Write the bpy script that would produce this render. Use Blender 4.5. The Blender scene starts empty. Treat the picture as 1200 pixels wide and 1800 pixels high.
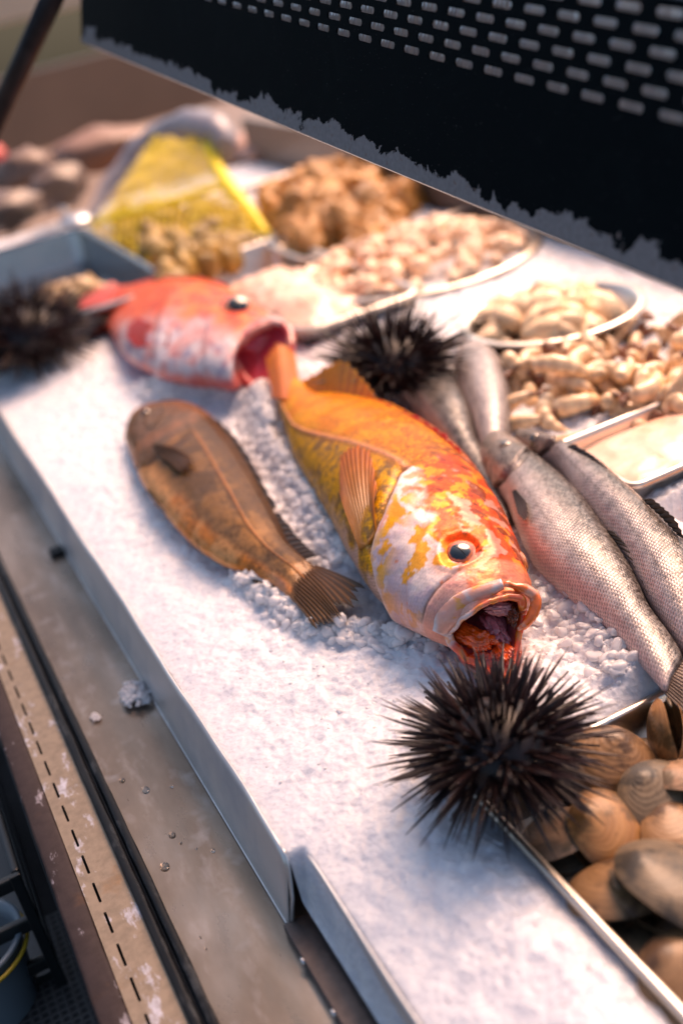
import bpy, bmesh, math, random
import numpy as np
from mathutils import Vector, Matrix, Euler
random.seed(7); rng = np.random.default_rng(7)
S = bpy.context.scene
COL = S.collection
# ------------------------------------------------------------------ camera
F = 2040.0; CH = 0.45
RW = np.array([[0.88552958, -0.35406201, 0.30079471],
               [-0.42285804, -0.34608673, 0.83750525],
               [-0.19242773, -0.86882914, -0.456188]])
CAM = np.array([0, 0, CH])
def ray(x, y): return RW @ np.array([(x - 600) / F, (y - 900) / F, 1.0])
def P(x, y, z=0.0):
    r = ray(x, y); return CAM + r * ((z - CH) / r[2])
def proj(p):
    q = (np.asarray(p, float) - CAM) @ RW
    return np.stack([600 + F * q[..., 0] / q[..., 2], 900 + F * q[..., 1] / q[..., 2], q[..., 2]], -1)
cd = bpy.data.cameras.new('camera'); cam = bpy.data.objects.new('camera', cd); COL.objects.link(cam)
cx, cy, cz = RW[:, 0], -RW[:, 1], -RW[:, 2]
cam.matrix_world = Matrix([[cx[i], cy[i], cz[i], CAM[i]] for i in range(3)] + [[0, 0, 0, 1]])
cd.sensor_fit = 'VERTICAL'; cd.sensor_height = 36; cd.sensor_width = 24; cd.lens = F / 1800 * 36
cd.clip_start = 0.01; cd.clip_end = 200
cd.dof.use_dof = True; cd.dof.focus_distance = 0.735; cd.dof.aperture_fstop = 3.3
S.camera = cam
# ------------------------------------------------------------------ light
SUN_AZ = math.radians(56)      # from +Y towards +X
SUN_EL = math.radians(51)
w = bpy.data.worlds.new('World'); S.world = w; w.use_nodes = True
nt = w.node_tree; bg = nt.nodes['Background']
sky = nt.nodes.new('ShaderNodeTexSky'); sky.sky_type = 'NISHITA'; sky.sun_disc = False
sky.sun_elevation = SUN_EL; sky.sun_rotation = SUN_AZ; sky.air_density = 1.0; sky.dust_density = 4.0
nt.links.new(sky.outputs[0], bg.inputs[0]); bg.inputs[1].default_value = 0.135
sl = bpy.data.lights.new('sun', 'SUN'); sl.energy = 4.6; sl.angle = math.radians(34); sl.color = (1.0, 0.56, 0.36)
so = bpy.data.objects.new('sun', sl); COL.objects.link(so)
sd = Vector((math.sin(SUN_AZ) * math.cos(SUN_EL), math.cos(SUN_AZ) * math.cos(SUN_EL), math.sin(SUN_EL)))
so.rotation_euler = sd.to_track_quat('Z', 'Y').to_euler()
S.view_settings.view_transform = 'Standard'; S.view_settings.look = 'None'
S.view_settings.exposure = 0.47; S.view_settings.gamma = 1.0
S.render.engine = 'CYCLES'
S.cycles.max_bounces = 8; S.cycles.transmission_bounces = 6; S.cycles.diffuse_bounces = 3
S.cycles.glossy_bounces = 3; S.cycles.use_denoising = True; S.cycles.caustics_refractive = False; S.cycles.caustics_reflective = False
S.cycles.sample_clamp_indirect = 4.0
# ------------------------------------------------------------------ helpers
def lin(c):
    c = np.asarray(c, float) / 255.0
    return np.where(c <= 0.04045, c / 12.92, ((c + 0.055) / 1.055) ** 2.4)
def hx(r, g, b): return tuple(lin((r, g, b)))
def _h(ix, iy, iz, s):
    n = (ix * 374761393 + iy * 668265263 + iz * 2147483647 + s * 974711) & 0xFFFFFFFF
    n = ((n ^ (n >> 13)) * 1274126177) & 0xFFFFFFFF
    n = ((n ^ (n >> 16)) * 2246822519) & 0xFFFFFFFF
    return ((n ^ (n >> 15)) & 0xFFFFFF) / float(0xFFFFFF)
def vn(p, s=0):
    p = np.asarray(p, float); i = np.floor(p).astype(np.int64); f = p - i; f = f * f * (3 - 2 * f)
    x, y, z = i[..., 0], i[..., 1], i[..., 2]; r = 0
    for a in (0, 1):
        for b in (0, 1):
            for c in (0, 1):
                wgt = (f[..., 0] if a else 1 - f[..., 0]) * (f[..., 1] if b else 1 - f[..., 1]) * (f[..., 2] if c else 1 - f[..., 2])
                r = r + wgt * _h(x + a, y + b, z + c, s)
    return r
def fbm(p, o=4, s=0):
    r = 0; a = 0.5; t = 0
    for k in range(o):
        r = r + a * vn(np.asarray(p) * (2 ** k) + 13.7 * k, s + k); t += a; a *= 0.55
    return r / t
def sm(a, b, x): t = np.clip((x - a) / (b - a), 0, 1); return t * t * (3 - 2 * t)
def mix(a, b, t): t = np.asarray(t)[..., None]; return np.asarray(a) * (1 - t) + np.asarray(b) * t
def catmull(pts, n, closed=False):
    pts = np.asarray(pts, float); m = len(pts)
    if closed: ext = np.vstack([pts[-1], pts, pts[0], pts[1]]); segs = m
    else: ext = np.vstack([2 * pts[0] - pts[1], pts, 2 * pts[-1] - pts[-2]]); segs = m - 1
    t = np.linspace(0, segs, n, endpoint=not closed); k = np.minimum(t.astype(int), segs - 1); u = (t - k)[:, None]
    p0, p1, p2, p3 = ext[k], ext[k + 1], ext[k + 2], ext[k + 3]
    return 0.5 * (2 * p1 + (p2 - p0) * u + (2 * p0 - 5 * p1 + 4 * p2 - p3) * u ** 2 + (3 * p1 - p0 - 3 * p2 + p3) * u ** 3)
MATS = {}
class NT:
    def __init__(s, name):
        s.m = bpy.data.materials.new(name); s.m.use_nodes = True; s.t = s.m.node_tree; s.n = s.t.nodes; s.b = s.n['Principled BSDF']; s.out = s.n['Material Output']
    def new(s, typ, **k):
        nd = s.n.new('ShaderNode' + typ)
        for a, v in k.items(): setattr(nd, a, v)
        return nd
    def link(s, a, b): s.t.links.new(a, b)
    def val(s, nd, **k):
        for a, v in k.items():
            nd.inputs[a.replace('_', ' ')].default_value = v
        return nd
    def setp(s, **k):
        for a, v in k.items():
            a = a.replace('_', ' ')
            if a in ('Base Color', 'Subsurface Radius', 'Specular Tint', 'Emission Color') and len(v) == 3 and a != 'Subsurface Radius': v = (*v, 1)
            s.b.inputs[a].default_value = v
        return s
    def attr(s, name): nd = s.new('Attribute'); nd.attribute_name = name; return nd
    def coord(s, kind='Object'): return s.new('TexCoord').outputs[kind]
    def noise(s, scale, detail=4, rough=0.55, vec=None):
        nd = s.new('TexNoise'); nd.inputs['Scale'].default_value = scale; nd.inputs['Detail'].default_value = detail; nd.inputs['Roughness'].default_value = rough
        if vec is not None: s.link(vec, nd.inputs['Vector'])
        return nd.outputs['Fac']
    def voro(s, scale, vec=None, feature='F1', rnd=1.0):
        nd = s.new('TexVoronoi'); nd.feature = feature; nd.inputs['Scale'].default_value = scale; nd.inputs['Randomness'].default_value = rnd
        if vec is not None: s.link(vec, nd.inputs['Vector'])
        return nd
    def ramp(s, fac, stops, mode='LINEAR'):
        nd = s.new('ValToRGB'); nd.color_ramp.interpolation = mode; e = nd.color_ramp.elements
        while len(e) < len(stops): e.new(0.5)
        for i, (p, c) in enumerate(stops): e[i].position = p; e[i].color = (*c, 1) if len(c) == 3 else c
        s.link(fac, nd.inputs[0]); return nd.outputs[0]
    def math(s, op, a, b=None, clamp=False):
        nd = s.new('Math', operation=op); nd.use_clamp = clamp
        for i, v in enumerate((a, b)):
            if v is None: continue
            if isinstance(v, (int, float)): nd.inputs[i].default_value = v
            else: s.link(v, nd.inputs[i])
        return nd.outputs[0]
    def bump(s, h, strength=0.5, dist=0.001, prev=None):
        nd = s.new('Bump'); nd.inputs['Strength'].default_value = strength; nd.inputs['Distance'].default_value = dist; s.link(h, nd.inputs['Height'])
        if prev is not None: s.link(prev, nd.inputs['Normal'])
        s.link(nd.outputs[0], s.b.inputs['Normal']); return nd.outputs[0]
    def mixc(s, fac, a, b, blend='MIX'):
        nd = s.new('Mix'); nd.data_type = 'RGBA'; nd.blend_type = blend
        for sock, v in ((nd.inputs[0], fac), (nd.inputs[6], a), (nd.inputs[7], b)):
            if isinstance(v, (int, float)): sock.default_value = v
            elif isinstance(v, tuple): sock.default_value = (*v, 1) if len(v) == 3 else v
            else: s.link(v, sock)
        return nd.outputs[2]
    def base(s, c): s.link(c, s.b.inputs['Base Color']); return s

def arr(n, x): return np.ascontiguousarray(x, dtype=n)
def add_mesh(name, V, Fc, mat, parent=None, smooth=True, colors=None, suv=None, at=None):
    V = np.asarray(V, float).reshape(-1, 3)
    off = np.zeros(3) if at is None else np.asarray(at, float)
    if parent is not None: off = root_loc(parent)
    me = bpy.data.meshes.new(name)
    me.from_pydata((V - off).tolist(), [], [tuple(f) for f in Fc]) if not isinstance(Fc, np.ndarray) else quick(me, V - off, Fc)
    if colors is not None:
        a = me.color_attributes.new('Col', 'FLOAT_COLOR', 'POINT'); c = np.ones((len(V), 4)); c[:, :3] = np.asarray(colors).reshape(-1, 3); a.data.foreach_set('color', arr(np.float32, c).ravel())
    if suv is not None:
        a = me.attributes.new('suv', 'FLOAT_VECTOR', 'POINT'); a.data.foreach_set('vector', arr(np.float32, suv).ravel())
    if smooth: me.polygons.foreach_set('use_smooth', np.ones(len(me.polygons), bool))
    if mat is not None: me.materials.append(mat)
    me.update()
    o = bpy.data.objects.new(name, me); COL.objects.link(o)
    if parent is not None: o.parent = parent
    elif at is not None: o.location = off
    return o
def quick(me, V, Q):
    me.vertices.add(len(V)); me.vertices.foreach_set('co', arr(np.float32, V).ravel())
    k = Q.shape[1]; me.loops.add(Q.size); me.loops.foreach_set('vertex_index', arr(np.int32, Q).ravel())
    me.polygons.add(len(Q)); me.polygons.foreach_set('loop_start', arr(np.int32, np.arange(0, Q.size, k))); me.polygons.foreach_set('loop_total', arr(np.int32, np.full(len(Q), k)))
    me.update(calc_edges=True)
def root_loc(o):
    l = np.zeros(3)
    while o is not None: l = l + np.array(o.location); o = o.parent
    return l
def tag(o, label=None, cat=None, group=None, kind=None):
    for k, v in (('label', label), ('category', cat), ('group', group), ('kind', kind)):
        if v: o[k] = v
    return o
def empty(name, loc, label, cat, group=None, rot=(0, 0, 0)):
    o = bpy.data.objects.new(name, None); COL.objects.link(o); o.location = [float(v) for v in loc]; o.rotation_euler = rot; o.empty_display_size = 0.01
    return tag(o, label, cat, group)
def copy_tree(o, parent=None):
    c = o.copy(); COL.objects.link(c); c.parent = parent
    for ch in list(o.children): copy_tree(ch, c)
    return c
def grid_faces(n, m, wrap=False):
    i = np.arange(n - 1)[:, None]; j = np.arange(m if wrap else m - 1)[None, :]; j2 = (j + 1) % m
    return np.stack([i * m + j, i * m + j2, (i + 1) * m + j2, (i + 1) * m + j], -1).reshape(-1, 4)
def box_vf(lo, hi, bev=0.0):
    bm = bmesh.new(); bmesh.ops.create_cube(bm, size=1)
    lo, hi = np.array(lo, float), np.array(hi, float)
    for v in bm.verts: v.co = Vector((lo + hi) / 2) + Vector([v.co[i] * (hi - lo)[i] for i in range(3)])
    if bev > 0: bmesh.ops.bevel(bm, geom=bm.edges[:], offset=bev, segments=2, affect='EDGES', profile=0.6)
    V = [tuple(v.co) for v in bm.verts]; bm.verts.index_update(); Fc = [[v.index for v in f.verts] for f in bm.faces]; bm.free(); return V, Fc
def add_box(name, lo, hi, mat, parent=None, bev=0.0, at=None, smooth=False):
    V, Fc = box_vf(lo, hi, bev); return add_mesh(name, V, Fc, mat, parent, smooth, at=at)
def ico(sub=2):
    bm = bmesh.new(); bmesh.ops.create_icosphere(bm, subdivisions=sub, radius=1); bm.verts.index_update()
    V = np.array([v.co[:] for v in bm.verts]); Fc = np.array([[v.index for v in f.verts] for f in bm.faces]); bm.free(); return V, Fc
def tube(path, rad, m=10, cap=True):
    path = np.asarray(path, float); n = len(path); rad = np.broadcast_to(rad, (n,))
    T = np.gradient(path, axis=0); T /= np.linalg.norm(T, axis=1)[:, None] + 1e-12
    u = np.cross(T[0], [0, 0, 1.0]); 
    if np.linalg.norm(u) < 1e-3: u = np.cross(T[0], [0, 1.0, 0])
    V = []
    for k in range(n):
        u = u - u.dot(T[k]) * T[k]; u /= np.linalg.norm(u); v = np.cross(T[k], u)
        a = np.arange(m) * 2 * math.pi / m
        V.append(path[k] + rad[k] * (np.cos(a)[:, None] * u + np.sin(a)[:, None] * v))
    V = np.array(V).reshape(-1, 3); Fc = [tuple(f) for f in grid_faces(n, m, True)]
    if cap: Fc.append(tuple(range(m))[::-1]); Fc.append(tuple((n - 1) * m + j for j in range(m)))
    return V, Fc
def joinvf(lst):
    V = []; Fc = []; o = 0
    for v, f in lst:
        v = np.asarray(v, float).reshape(-1, 3); V.append(v); Fc += [tuple(int(i) + o for i in q) for q in f]; o += len(v)
    return np.vstack(V), Fc
def solid(o, t, off=0.0):
    m = o.modifiers.new('thickness', 'SOLIDIFY'); m.thickness = t; m.offset = off; return o
# ------------------------------------------------------------------ materials
def metal(name, c, rough=0.35, var=0.4, scale=30, met=1.0, streak=None, bumpd=0.0003, dirt=None):
    t = NT(name); v = t.coord()
    if streak:
        mp = t.new('Mapping'); mp.inputs['Scale'].default_value = streak; t.link(v, mp.inputs[0]); v2 = mp.outputs[0]
    else: v2 = v
    n1 = t.noise(scale, 6, 0.6, v2); n2 = t.noise(scale * 0.22, 5, 0.6, v)
    cc = np.array(c); col = t.mixc(n1, tuple(cc * (1 - var)), tuple(np.minimum(cc * (1 + var), 1)))
    if dirt:
        col = t.mixc(t.ramp(n2, [(0.48, (0, 0, 0)), (0.68, (1, 1, 1))]), col, dirt)
        t.link(t.math('SUBTRACT', met, t.math('MULTIPLY', t.ramp(n2, [(0.48, (0, 0, 0)), (0.68, (1, 1, 1))]), met * 0.6)), t.b.inputs['Metallic'])
    else: t.setp(Metallic=met)
    t.base(col)
    r = t.math('ADD', t.math('MULTIPLY', n1, 0.25), rough - 0.1); t.link(r, t.b.inputs['Roughness'])
    t.bump(n1, 0.5, bumpd); return t.m
M = {}
M['steel'] = metal('brushed_steel', (0.62, 0.62, 0.63), 0.32, 0.12, 25, streak=(1, 1, 8))
M['guard'] = metal('scuffed_aluminium', (0.80, 0.79, 0.78), 0.36, 0.12, 40, met=0.65, streak=(1, 0.25, 1), dirt=(0.5, 0.5, 0.52))
M['pan'] = metal('pan_steel', (0.60, 0.60, 0.61), 0.25, 0.1, 20)
M['goldsteel'] = metal('warm_steel', (0.72, 0.64, 0.55), 0.3, 0.12, 20)
M['galv'] = metal('galvanised', (0.42, 0.44, 0.47), 0.5, 0.2, 90, met=0.7)
M['black'] = metal('worn_black_paint', (0.012, 0.013, 0.016), 0.45, 0.5, 60, met=0.0, dirt=(0.03, 0.03, 0.034))
def m_channel():
    t = NT('wet_channel_steel'); v = t.coord(); mp = t.new('Mapping'); mp.inputs['Scale'].default_value = (1, 0.35, 1); t.link(v, mp.inputs[0])
    n = t.noise(14, 6, 0.6, mp.outputs[0]); n2 = t.noise(60, 5, 0.6, mp.outputs[0]); n3 = t.noise(32, 3, 0.5, v)
    c = t.ramp(n, [(0.3, (0.13, 0.095, 0.068)), (0.5, (0.22, 0.175, 0.135)), (0.68, (0.32, 0.275, 0.235))])
    c = t.mixc(t.ramp(n2, [(0.55, (0, 0, 0)), (0.75, (0.3, 0.3, 0.3))]), c, (0.5, 0.49, 0.5))
    c = t.mixc(t.ramp(n3, [(0.60, (0, 0, 0)), (0.70, (0.22, 0.22, 0.22))]), c, (0.52, 0.5, 0.5))
    t.base(c); t.setp(Metallic=0.55, Roughness=0.3); t.link(t.math('ADD', t.math('MULTIPLY', n2, 0.3), 0.16), t.b.inputs['Roughness'])
    t.bump(n2, 0.3, 0.0004); return t.m
M['channel'] = m_channel()
def m_rusty(name, base, spots, rust, thr=0.55, met=0.4, rough=0.5):
    t = NT(name); v = t.coord(); mp = t.new('Mapping'); mp.inputs['Scale'].default_value = (1.5, 0.6, 1); t.link(v, mp.inputs[0])
    n = t.noise(45, 7, 0.65, mp.outputs[0]); n2 = t.noise(22, 5, 0.6, v); n3 = t.noise(130, 4, 0.6, v)
    c = t.mixc(t.ramp(n, [(thr, (0, 0, 0)), (thr + 0.07, (1, 1, 1))]), base, spots)
    c = t.mixc(t.ramp(n2, [(0.60, (0, 0, 0)), (0.72, (0.8, 0.8, 0.8))]), c, rust)
    c = t.mixc(t.ramp(n3, [(0.35, (0.45, 0.45, 0.45)), (0.6, (0, 0, 0))]), c, tuple(np.array(base) * 0.5))
    t.base(c); t.setp(Metallic=met, Roughness=rough); t.bump(n, 0.5, 0.0006); return t.m
M['strip'] = m_rusty('stained_slotted_steel', (0.27, 0.21, 0.15), (0.50, 0.49, 0.55), (0.25, 0.14, 0.06), 0.56)
M['rail'] = m_rusty('chipped_dark_rail', (0.045, 0.033, 0.033), (0.30, 0.28, 0.32), (0.09, 0.05, 0.03), 0.6, 0.1, 0.6)
M['rubber'] = m_rusty('black_rubber_rail', (0.008, 0.010, 0.013), (0.035, 0.04, 0.045), (0.015, 0.012, 0.01), 0.56, 0.0, 0.4)
for k_ in ('rubber', 'black', 'rail'): M[k_].node_tree.nodes['Principled BSDF'].inputs['Specular IOR Level'].default_value = 0.12
def m_ice(name, chunk=False):
    t = NT(name); v = t.coord()
    vo = t.voro(260 if not chunk else 500, v); n = t.noise(70, 6, 0.65, v); n2 = t.noise(900, 3, 0.6, v); n4 = t.noise(22, 3, 0.5, v)
    c = t.mixc(t.ramp(n, [(0.35, (0, 0, 0)), (0.65, (1, 1, 1))]), (0.62, 0.64, 0.70), (0.80, 0.80, 0.82)); t.base(c)
    t.setp(Subsurface_Weight=0.6, Subsurface_Radius=(0.020, 0.019, 0.018), Subsurface_Scale=1.0, Roughness=0.3, IOR=1.31, Coat_Weight=0.2, Coat_Roughness=0.12)
    if chunk:
        t.setp(Transmission_Weight=0.0, Subsurface_Weight=0.0, Roughness=0.2); t.base(t.mixc(n, (0.93, 0.93, 0.95), (0.98, 0.98, 0.98)))
        t.bump(n2, 0.25, 0.0004)
        tr_ = t.new('BsdfTranslucent'); tr_.inputs[0].default_value = (0.97, 0.95, 0.96, 1); ms = t.new('MixShader'); ms.inputs[0].default_value = 0.5; t.setp(Coat_Weight=0.6, Coat_Roughness=0.08)
        t.link(t.b.outputs[0], ms.inputs[1]); t.link(tr_.outputs[0], ms.inputs[2]); t.link(ms.outputs[0], t.out.inputs[0])
    else:
        h = t.math('ADD', t.math('MULTIPLY', vo.outputs['Distance'], 0.7), t.math('MULTIPLY', n, 1.6))
        h = t.math('ADD', h, t.math('MULTIPLY', n2, 0.18)); t.bump(h, 0.7, 0.0015)
    return t.m
M['ice'] = m_ice('crushed_ice'); M['icechunk'] = m_ice('clear_ice_chunks', True)
# ------------------------------------------------------------------ ice relief
def polyd(X, Y, pts):
    d = np.full(np.shape(X), 9.0)
    for a, b in zip(pts[:-1], pts[1:]):
        ab = b - a; t = np.clip(((X - a[0]) * ab[0] + (Y - a[1]) * ab[1]) / (ab @ ab), 0, 1)
        d = np.minimum(d, np.hypot(X - a[0] - t * ab[0], Y - a[1] - t * ab[1]))
    return d
def pl(*px, z=0.005): return [P(x, y, z)[:2] for x, y in px]
RIDGES = [(pl((300, 700), (400, 705), (455, 720), (480, 790), (525, 850), (560, 910), (590, 960), (620, 1010)), 0.016, 0.016),
          (pl((470, 690), (490, 770)), 0.014, 0.012),
          (pl((425, 1015), (470, 1050), (520, 1085), (580, 1120), (660, 1120), (760, 1150)), 0.008, 0.009),
          (pl((985, 1040), (1060, 1090), (1120, 1160), (1150, 1230)), 0.014, 0.022),
          (pl((620, 620), (680, 690)), 0.012, 0.02), (pl((262, 690), (330, 700), (400, 700)), 0.012, 0.014)]
GX = 0.099; G2X = P(535, 1497, -0.002)[0]
_a, _b = P(140, 402, 0.045), P(255, 508, 0.045); _c, _d, _e = P(492, 418, 0.035), P(662, 535, 0.035), P(308, 462, 0.035)
_f, _g = P(998, 778, 0.030), P(1096, 860, 0.030); TX0, TY0, TY1 = (_f[0] + _g[0]) / 2, _g[1], _f[1]; BX, BY = 0.2045, 0.463
PANS = [(TX0, TX0 + 0.3, TY0, TY1, 0.07), (TX0, TX0 + 0.3, BY + 0.015, TY0 - 0.012, 0.09), (_a[0] - 0.26, _a[0], _b[1] - 0.02, _a[1], 0.06), (_e[0], _c[0], _d[1] - 0.005, _c[1], 0.045)]
def ice_h(X, Y):
    X = np.asarray(X, float); Y = np.asarray(Y, float)
    h = 0.007 * sm(GX, GX + 0.12, X) + 0.012 * sm(0.30, 0.55, X)
    for pts, hh, wd in RIDGES: h = h + hh * np.exp(-(polyd(X, Y, pts) / wd) ** 2)
    edge = sm(GX - 0.001, GX + 0.03, X)
    p = np.stack([X, Y, np.zeros_like(X)], -1)
    rd = 0
    for pts, hh, wd in RIDGES: rd = np.maximum(rd, np.exp(-(polyd(X, Y, pts) / (wd * 1.3)) ** 2))
    h = h + rd * (0.006 * (fbm(p * 190, 2, 21) - 0.5) + 0.004 * (fbm(p * 420, 2, 22) - 0.5))
    h = h + edge * (0.007 * (fbm(p * 28, 3, 5) - 0.5) + (0.0034 + 0.004 * sm(0.13, 0.25, X)) * (fbm(p * 150, 3, 9) - 0.5)) + (0.0012 + 0.0016 * sm(0.13, 0.3, X)) * (fbm(p * 380, 2, 3) - 0.5)
    h = h - 0.0015 * (1 - edge) - 0.036 * sm(G2X + 0.002, GX + 0.001, X) * sm(0.486, 0.482, Y)
    dq = np.hypot(np.maximum(BX - X, 0), np.maximum(Y - BY, 0)); h = h * sm(-0.002, 0.016, dq) + 0.002 * sm(0.016, 0, dq)
    for x0, x1, y0, y1, dp in PANS: h = np.where((X > x0 + 0.003) & (X < x1 - 0.003) & (Y > y0 + 0.003) & (Y < y1 - 0.003), h - dp, h)
    # front corner: ice sinks a little towards the clam pan rim
    h = h - 0.006 * sm(0.17, 0.2, X) * sm(0.47, 0.43, Y)
    return h
# pan of clams occupies X>BX, Y<BY
BX, BY = 0.2045, 0.463
ys = [0.10]
while ys[-1] < 2.35: ys.append(ys[-1] + 0.0011 + max(0, ys[-1] - 1.0) * 0.006 + max(0, 0.3 - ys[-1]) * 0.01)
xs = [GX + 0.0008]
while xs[-1] < 0.82: xs.append(xs[-1] + 0.0012 + max(0, xs[-1] - 0.45) * 0.008)
ys = np.array(ys); xs = np.array(xs); XX, YY = np.meshgrid(xs, ys, indexing='ij'); ZZ = ice_h(XX, YY)
Fi = grid_faces(len(xs), len(ys))
keep = []
V = np.stack([XX, YY, ZZ], -1).reshape(-1, 3)
cen = V[Fi].mean(1)
inpan = (cen[:, 0] > BX + 0.002) & (cen[:, 1] < BY - 0.003)
inpan2 = (cen[:, 0] > 0.44) & (cen[:, 1] < 0.83) & (cen[:, 0] + 0.0 > 0.47)
Fi = Fi[~inpan][:, ::-1]
o = add_mesh('ice_bed', V, Fi, M['ice']); tag(o, kind='stuff')
# loose chunks as one mass
def chunk_cloud(name, pts, sizes, subdiv=1, seed=1, squash=0.75):
    bv, bf = ico(subdiv); r = np.random.default_rng(seed); Vs = []; n = len(pts)
    for k in range(n):
        d = 1 + 0.5 * (vn(bv * 1.6 + k * 7.3, 2) - 0.5) * 1.2
        v = bv * d[:, None] * (0.7 + 0.6 * r.random(3)); 
        # slice by random planes for flat facets
        for _ in range(7):
            nn = r.normal(size=3); nn /= np.linalg.norm(nn); dd = 0.35 + 0.4 * r.random(); s = v @ nn; v = v - np.maximum(s - dd, 0)[:, None] * nn
        R3 = np.array(Euler(r.random(3) * 6.28).to_matrix()); v = (v @ R3.T) * sizes[k]; v[:, 2] *= squash; Vs.append(v + pts[k])
    Fc = (bf[None] + (np.arange(n) * len(bv))[:, None, None]).reshape(-1, 3)
    return add_mesh(name, np.vstack(Vs), Fc, M['icechunk'], smooth=False)
pts, szs = [], []
r_ = np.random.default_rng(3)
for (rp, hh, wd), cnt in zip(RIDGES, (2600, 450, 800, 800, 150, 450)):
    rp = np.array(rp); L = np.r_[0, np.cumsum(np.linalg.norm(np.diff(rp, axis=0), axis=1))]
    for k in range(cnt):
        l = r_.random() * L[-1]; x = np.interp(l, L, rp[:, 0]) + r_.normal() * wd * 0.8; y = np.interp(l, L, rp[:, 1]) + r_.normal() * wd * 0.8
        if y < BY + 0.012 and x > BX - 0.015: continue
        s = 0.0014 + 0.0062 * r_.random() ** 2.4; pts.append((x, y, float(ice_h(x, y)) + s * 0.15)); szs.append(s)
for k in range(5200):
    x = GX + 0.012 + r_.random() ** 0.6 * 0.42; y = 0.25 + r_.random() * 1.0
    if x > BX - 0.006 and y < BY + 0.01: continue
    if x > TX0 - 0.01 and y < TY1 + 0.01: continue
    s = 0.0009 + (0.0016 + 0.0022 * min(1, max(0, (x - 0.16) / 0.1))) * r_.random() ** 3; pts.append((x, y, float(ice_h(x, y)) - s * 0.15)); szs.append(s)
pts = np.array(pts); szs = np.array(szs); big = szs > 0.0030
o = chunk_cloud('ice_chunks', pts[big], szs[big], 2, 4); tag(o, kind='stuff')
o = chunk_cloud('ice_crumbs', pts[~big], szs[~big], 1, 5); tag(o, kind='stuff')
#@@PART2
# ------------------------------------------------------------------ counter metalwork
Zc = -0.055
tag(add_box('counter_ground', (-3, -1.5, -0.93), (6, 12, -0.90), None), kind='structure')
bpy.data.objects['counter_ground'].name = 'ground'
def m_ground():
    t = NT('wet_concrete'); v = t.coord(); n = t.noise(2.2, 6, 0.65, v); n2 = t.noise(60, 4, 0.6, v)
    t.base(t.mixc(n2, t.ramp(n, [(0.3, (0.16, 0.10, 0.07)), (0.7, (0.36, 0.24, 0.17))]), (0.3, 0.24, 0.2))); t.setp(Roughness=0.55); t.bump(n2, 0.4, 0.003); return t.m
bpy.data.objects['ground'].data.materials.append(m_ground())
bot = P(515, 1640, Zc)[0]                 # where the guard meets the channel
def slotted(name, mat, root, org, du, dv, nrm, th, rows, u0, u1, pitch, sl, sh, row_h, v0, vtop, vbot, stag=True, suvf=True):
    """flat sheet with real round-ended slots; org + u*du + v*dv"""
    V = []; Fc = []; 
    K = 16
    def q(a, b, c, d): k = len(V); V.extend([a, b, c, d]); Fc.append((k, k + 1, k + 2, k + 3))
    if v0 > vbot: 
        for i in range(24):
            a = u0 + (u1 - u0) * i / 24; b = u0 + (u1 - u0) * (i + 1) / 24; q((a, vbot), (b, vbot), (b, v0), (a, v0))
    n = int(round((u1 - u0) / pitch))
    for r in range(rows):
        va = v0 + r * row_h; vb = va + row_h; ofs = pitch / 2 if (stag and r % 2) else 0
        if ofs: q((u0, va), (u0 + ofs, va), (u0 + ofs, vb), (u0, vb)); 
        for i in range(n - (1 if ofs else 0)):
            ca = u0 + ofs + i * pitch; cb = ca + pitch; cu = (ca + cb) / 2; cv = (va + vb) / 2
            hole = []; outer = []
            R = sh / 2; hl = sl / 2 - R
            for k in range(K):
                a = (k + 0.5) * 2 * math.pi / K
                x = math.cos(a); y = math.sin(a)
                hole.append((cu + R * x + math.copysign(hl, x), cv + R * y))
                # outer: project to rectangle
                sxx = (pitch / 2) / max(abs(x), 1e-6); syy = (row_h / 2) / max(abs(y), 1e-6)
                X = math.copysign(hl, x) + R * x; Y = R * y
                outer.append(None)
            # outer ring points: spread along rectangle so that corners are hit
            rect = []
            W = pitch / 2; H = row_h / 2
            for k in range(K):
                x, y = hole[k][0] - cu, hole[k][1] - cv
                kk = k % 4; quad = k // 4
                if quad == 0: p = [(W, H * 0.45), (W, H), (W * 0.8, H), (W * 0.25, H)][kk]
                elif quad == 1: p = [(-W * 0.25, H), (-W * 0.8, H), (-W, H), (-W, H * 0.45)][kk]
                elif quad == 2: p = [(-W, -H * 0.45), (-W, -H), (-W * 0.8, -H), (-W * 0.25, -H)][kk]
                else: p = [(W * 0.25, -H), (W * 0.8, -H), (W, -H), (W, -H * 0.45)][kk]
                rect.append((cu + p[0], cv + p[1]))
            b = len(V); V.extend(hole); V.extend(rect)
            for k in range(K): Fc.append((b + k, b + K + k, b + K + (k + 1) % K, b + (k + 1) % K))
        e = u0 + ofs + (n - (1 if ofs else 0)) * pitch
        if e < u1 - 1e-6: q((e, va), (u1, va), (u1, vb), (e, vb))
    ve = v0 + rows * row_h
    if vtop > ve: q((u0, ve), (u1, ve), (u1, vtop), (u0, vtop))
    V = np.array(V); W3 = org + V[:, :1] * du + V[:, 1:2] * dv
    suv = np.c_[V, np.zeros(len(V))]
    o = add_mesh(name, W3, Fc, mat, root, False, suv=suv); solid(o, th); return o

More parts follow.
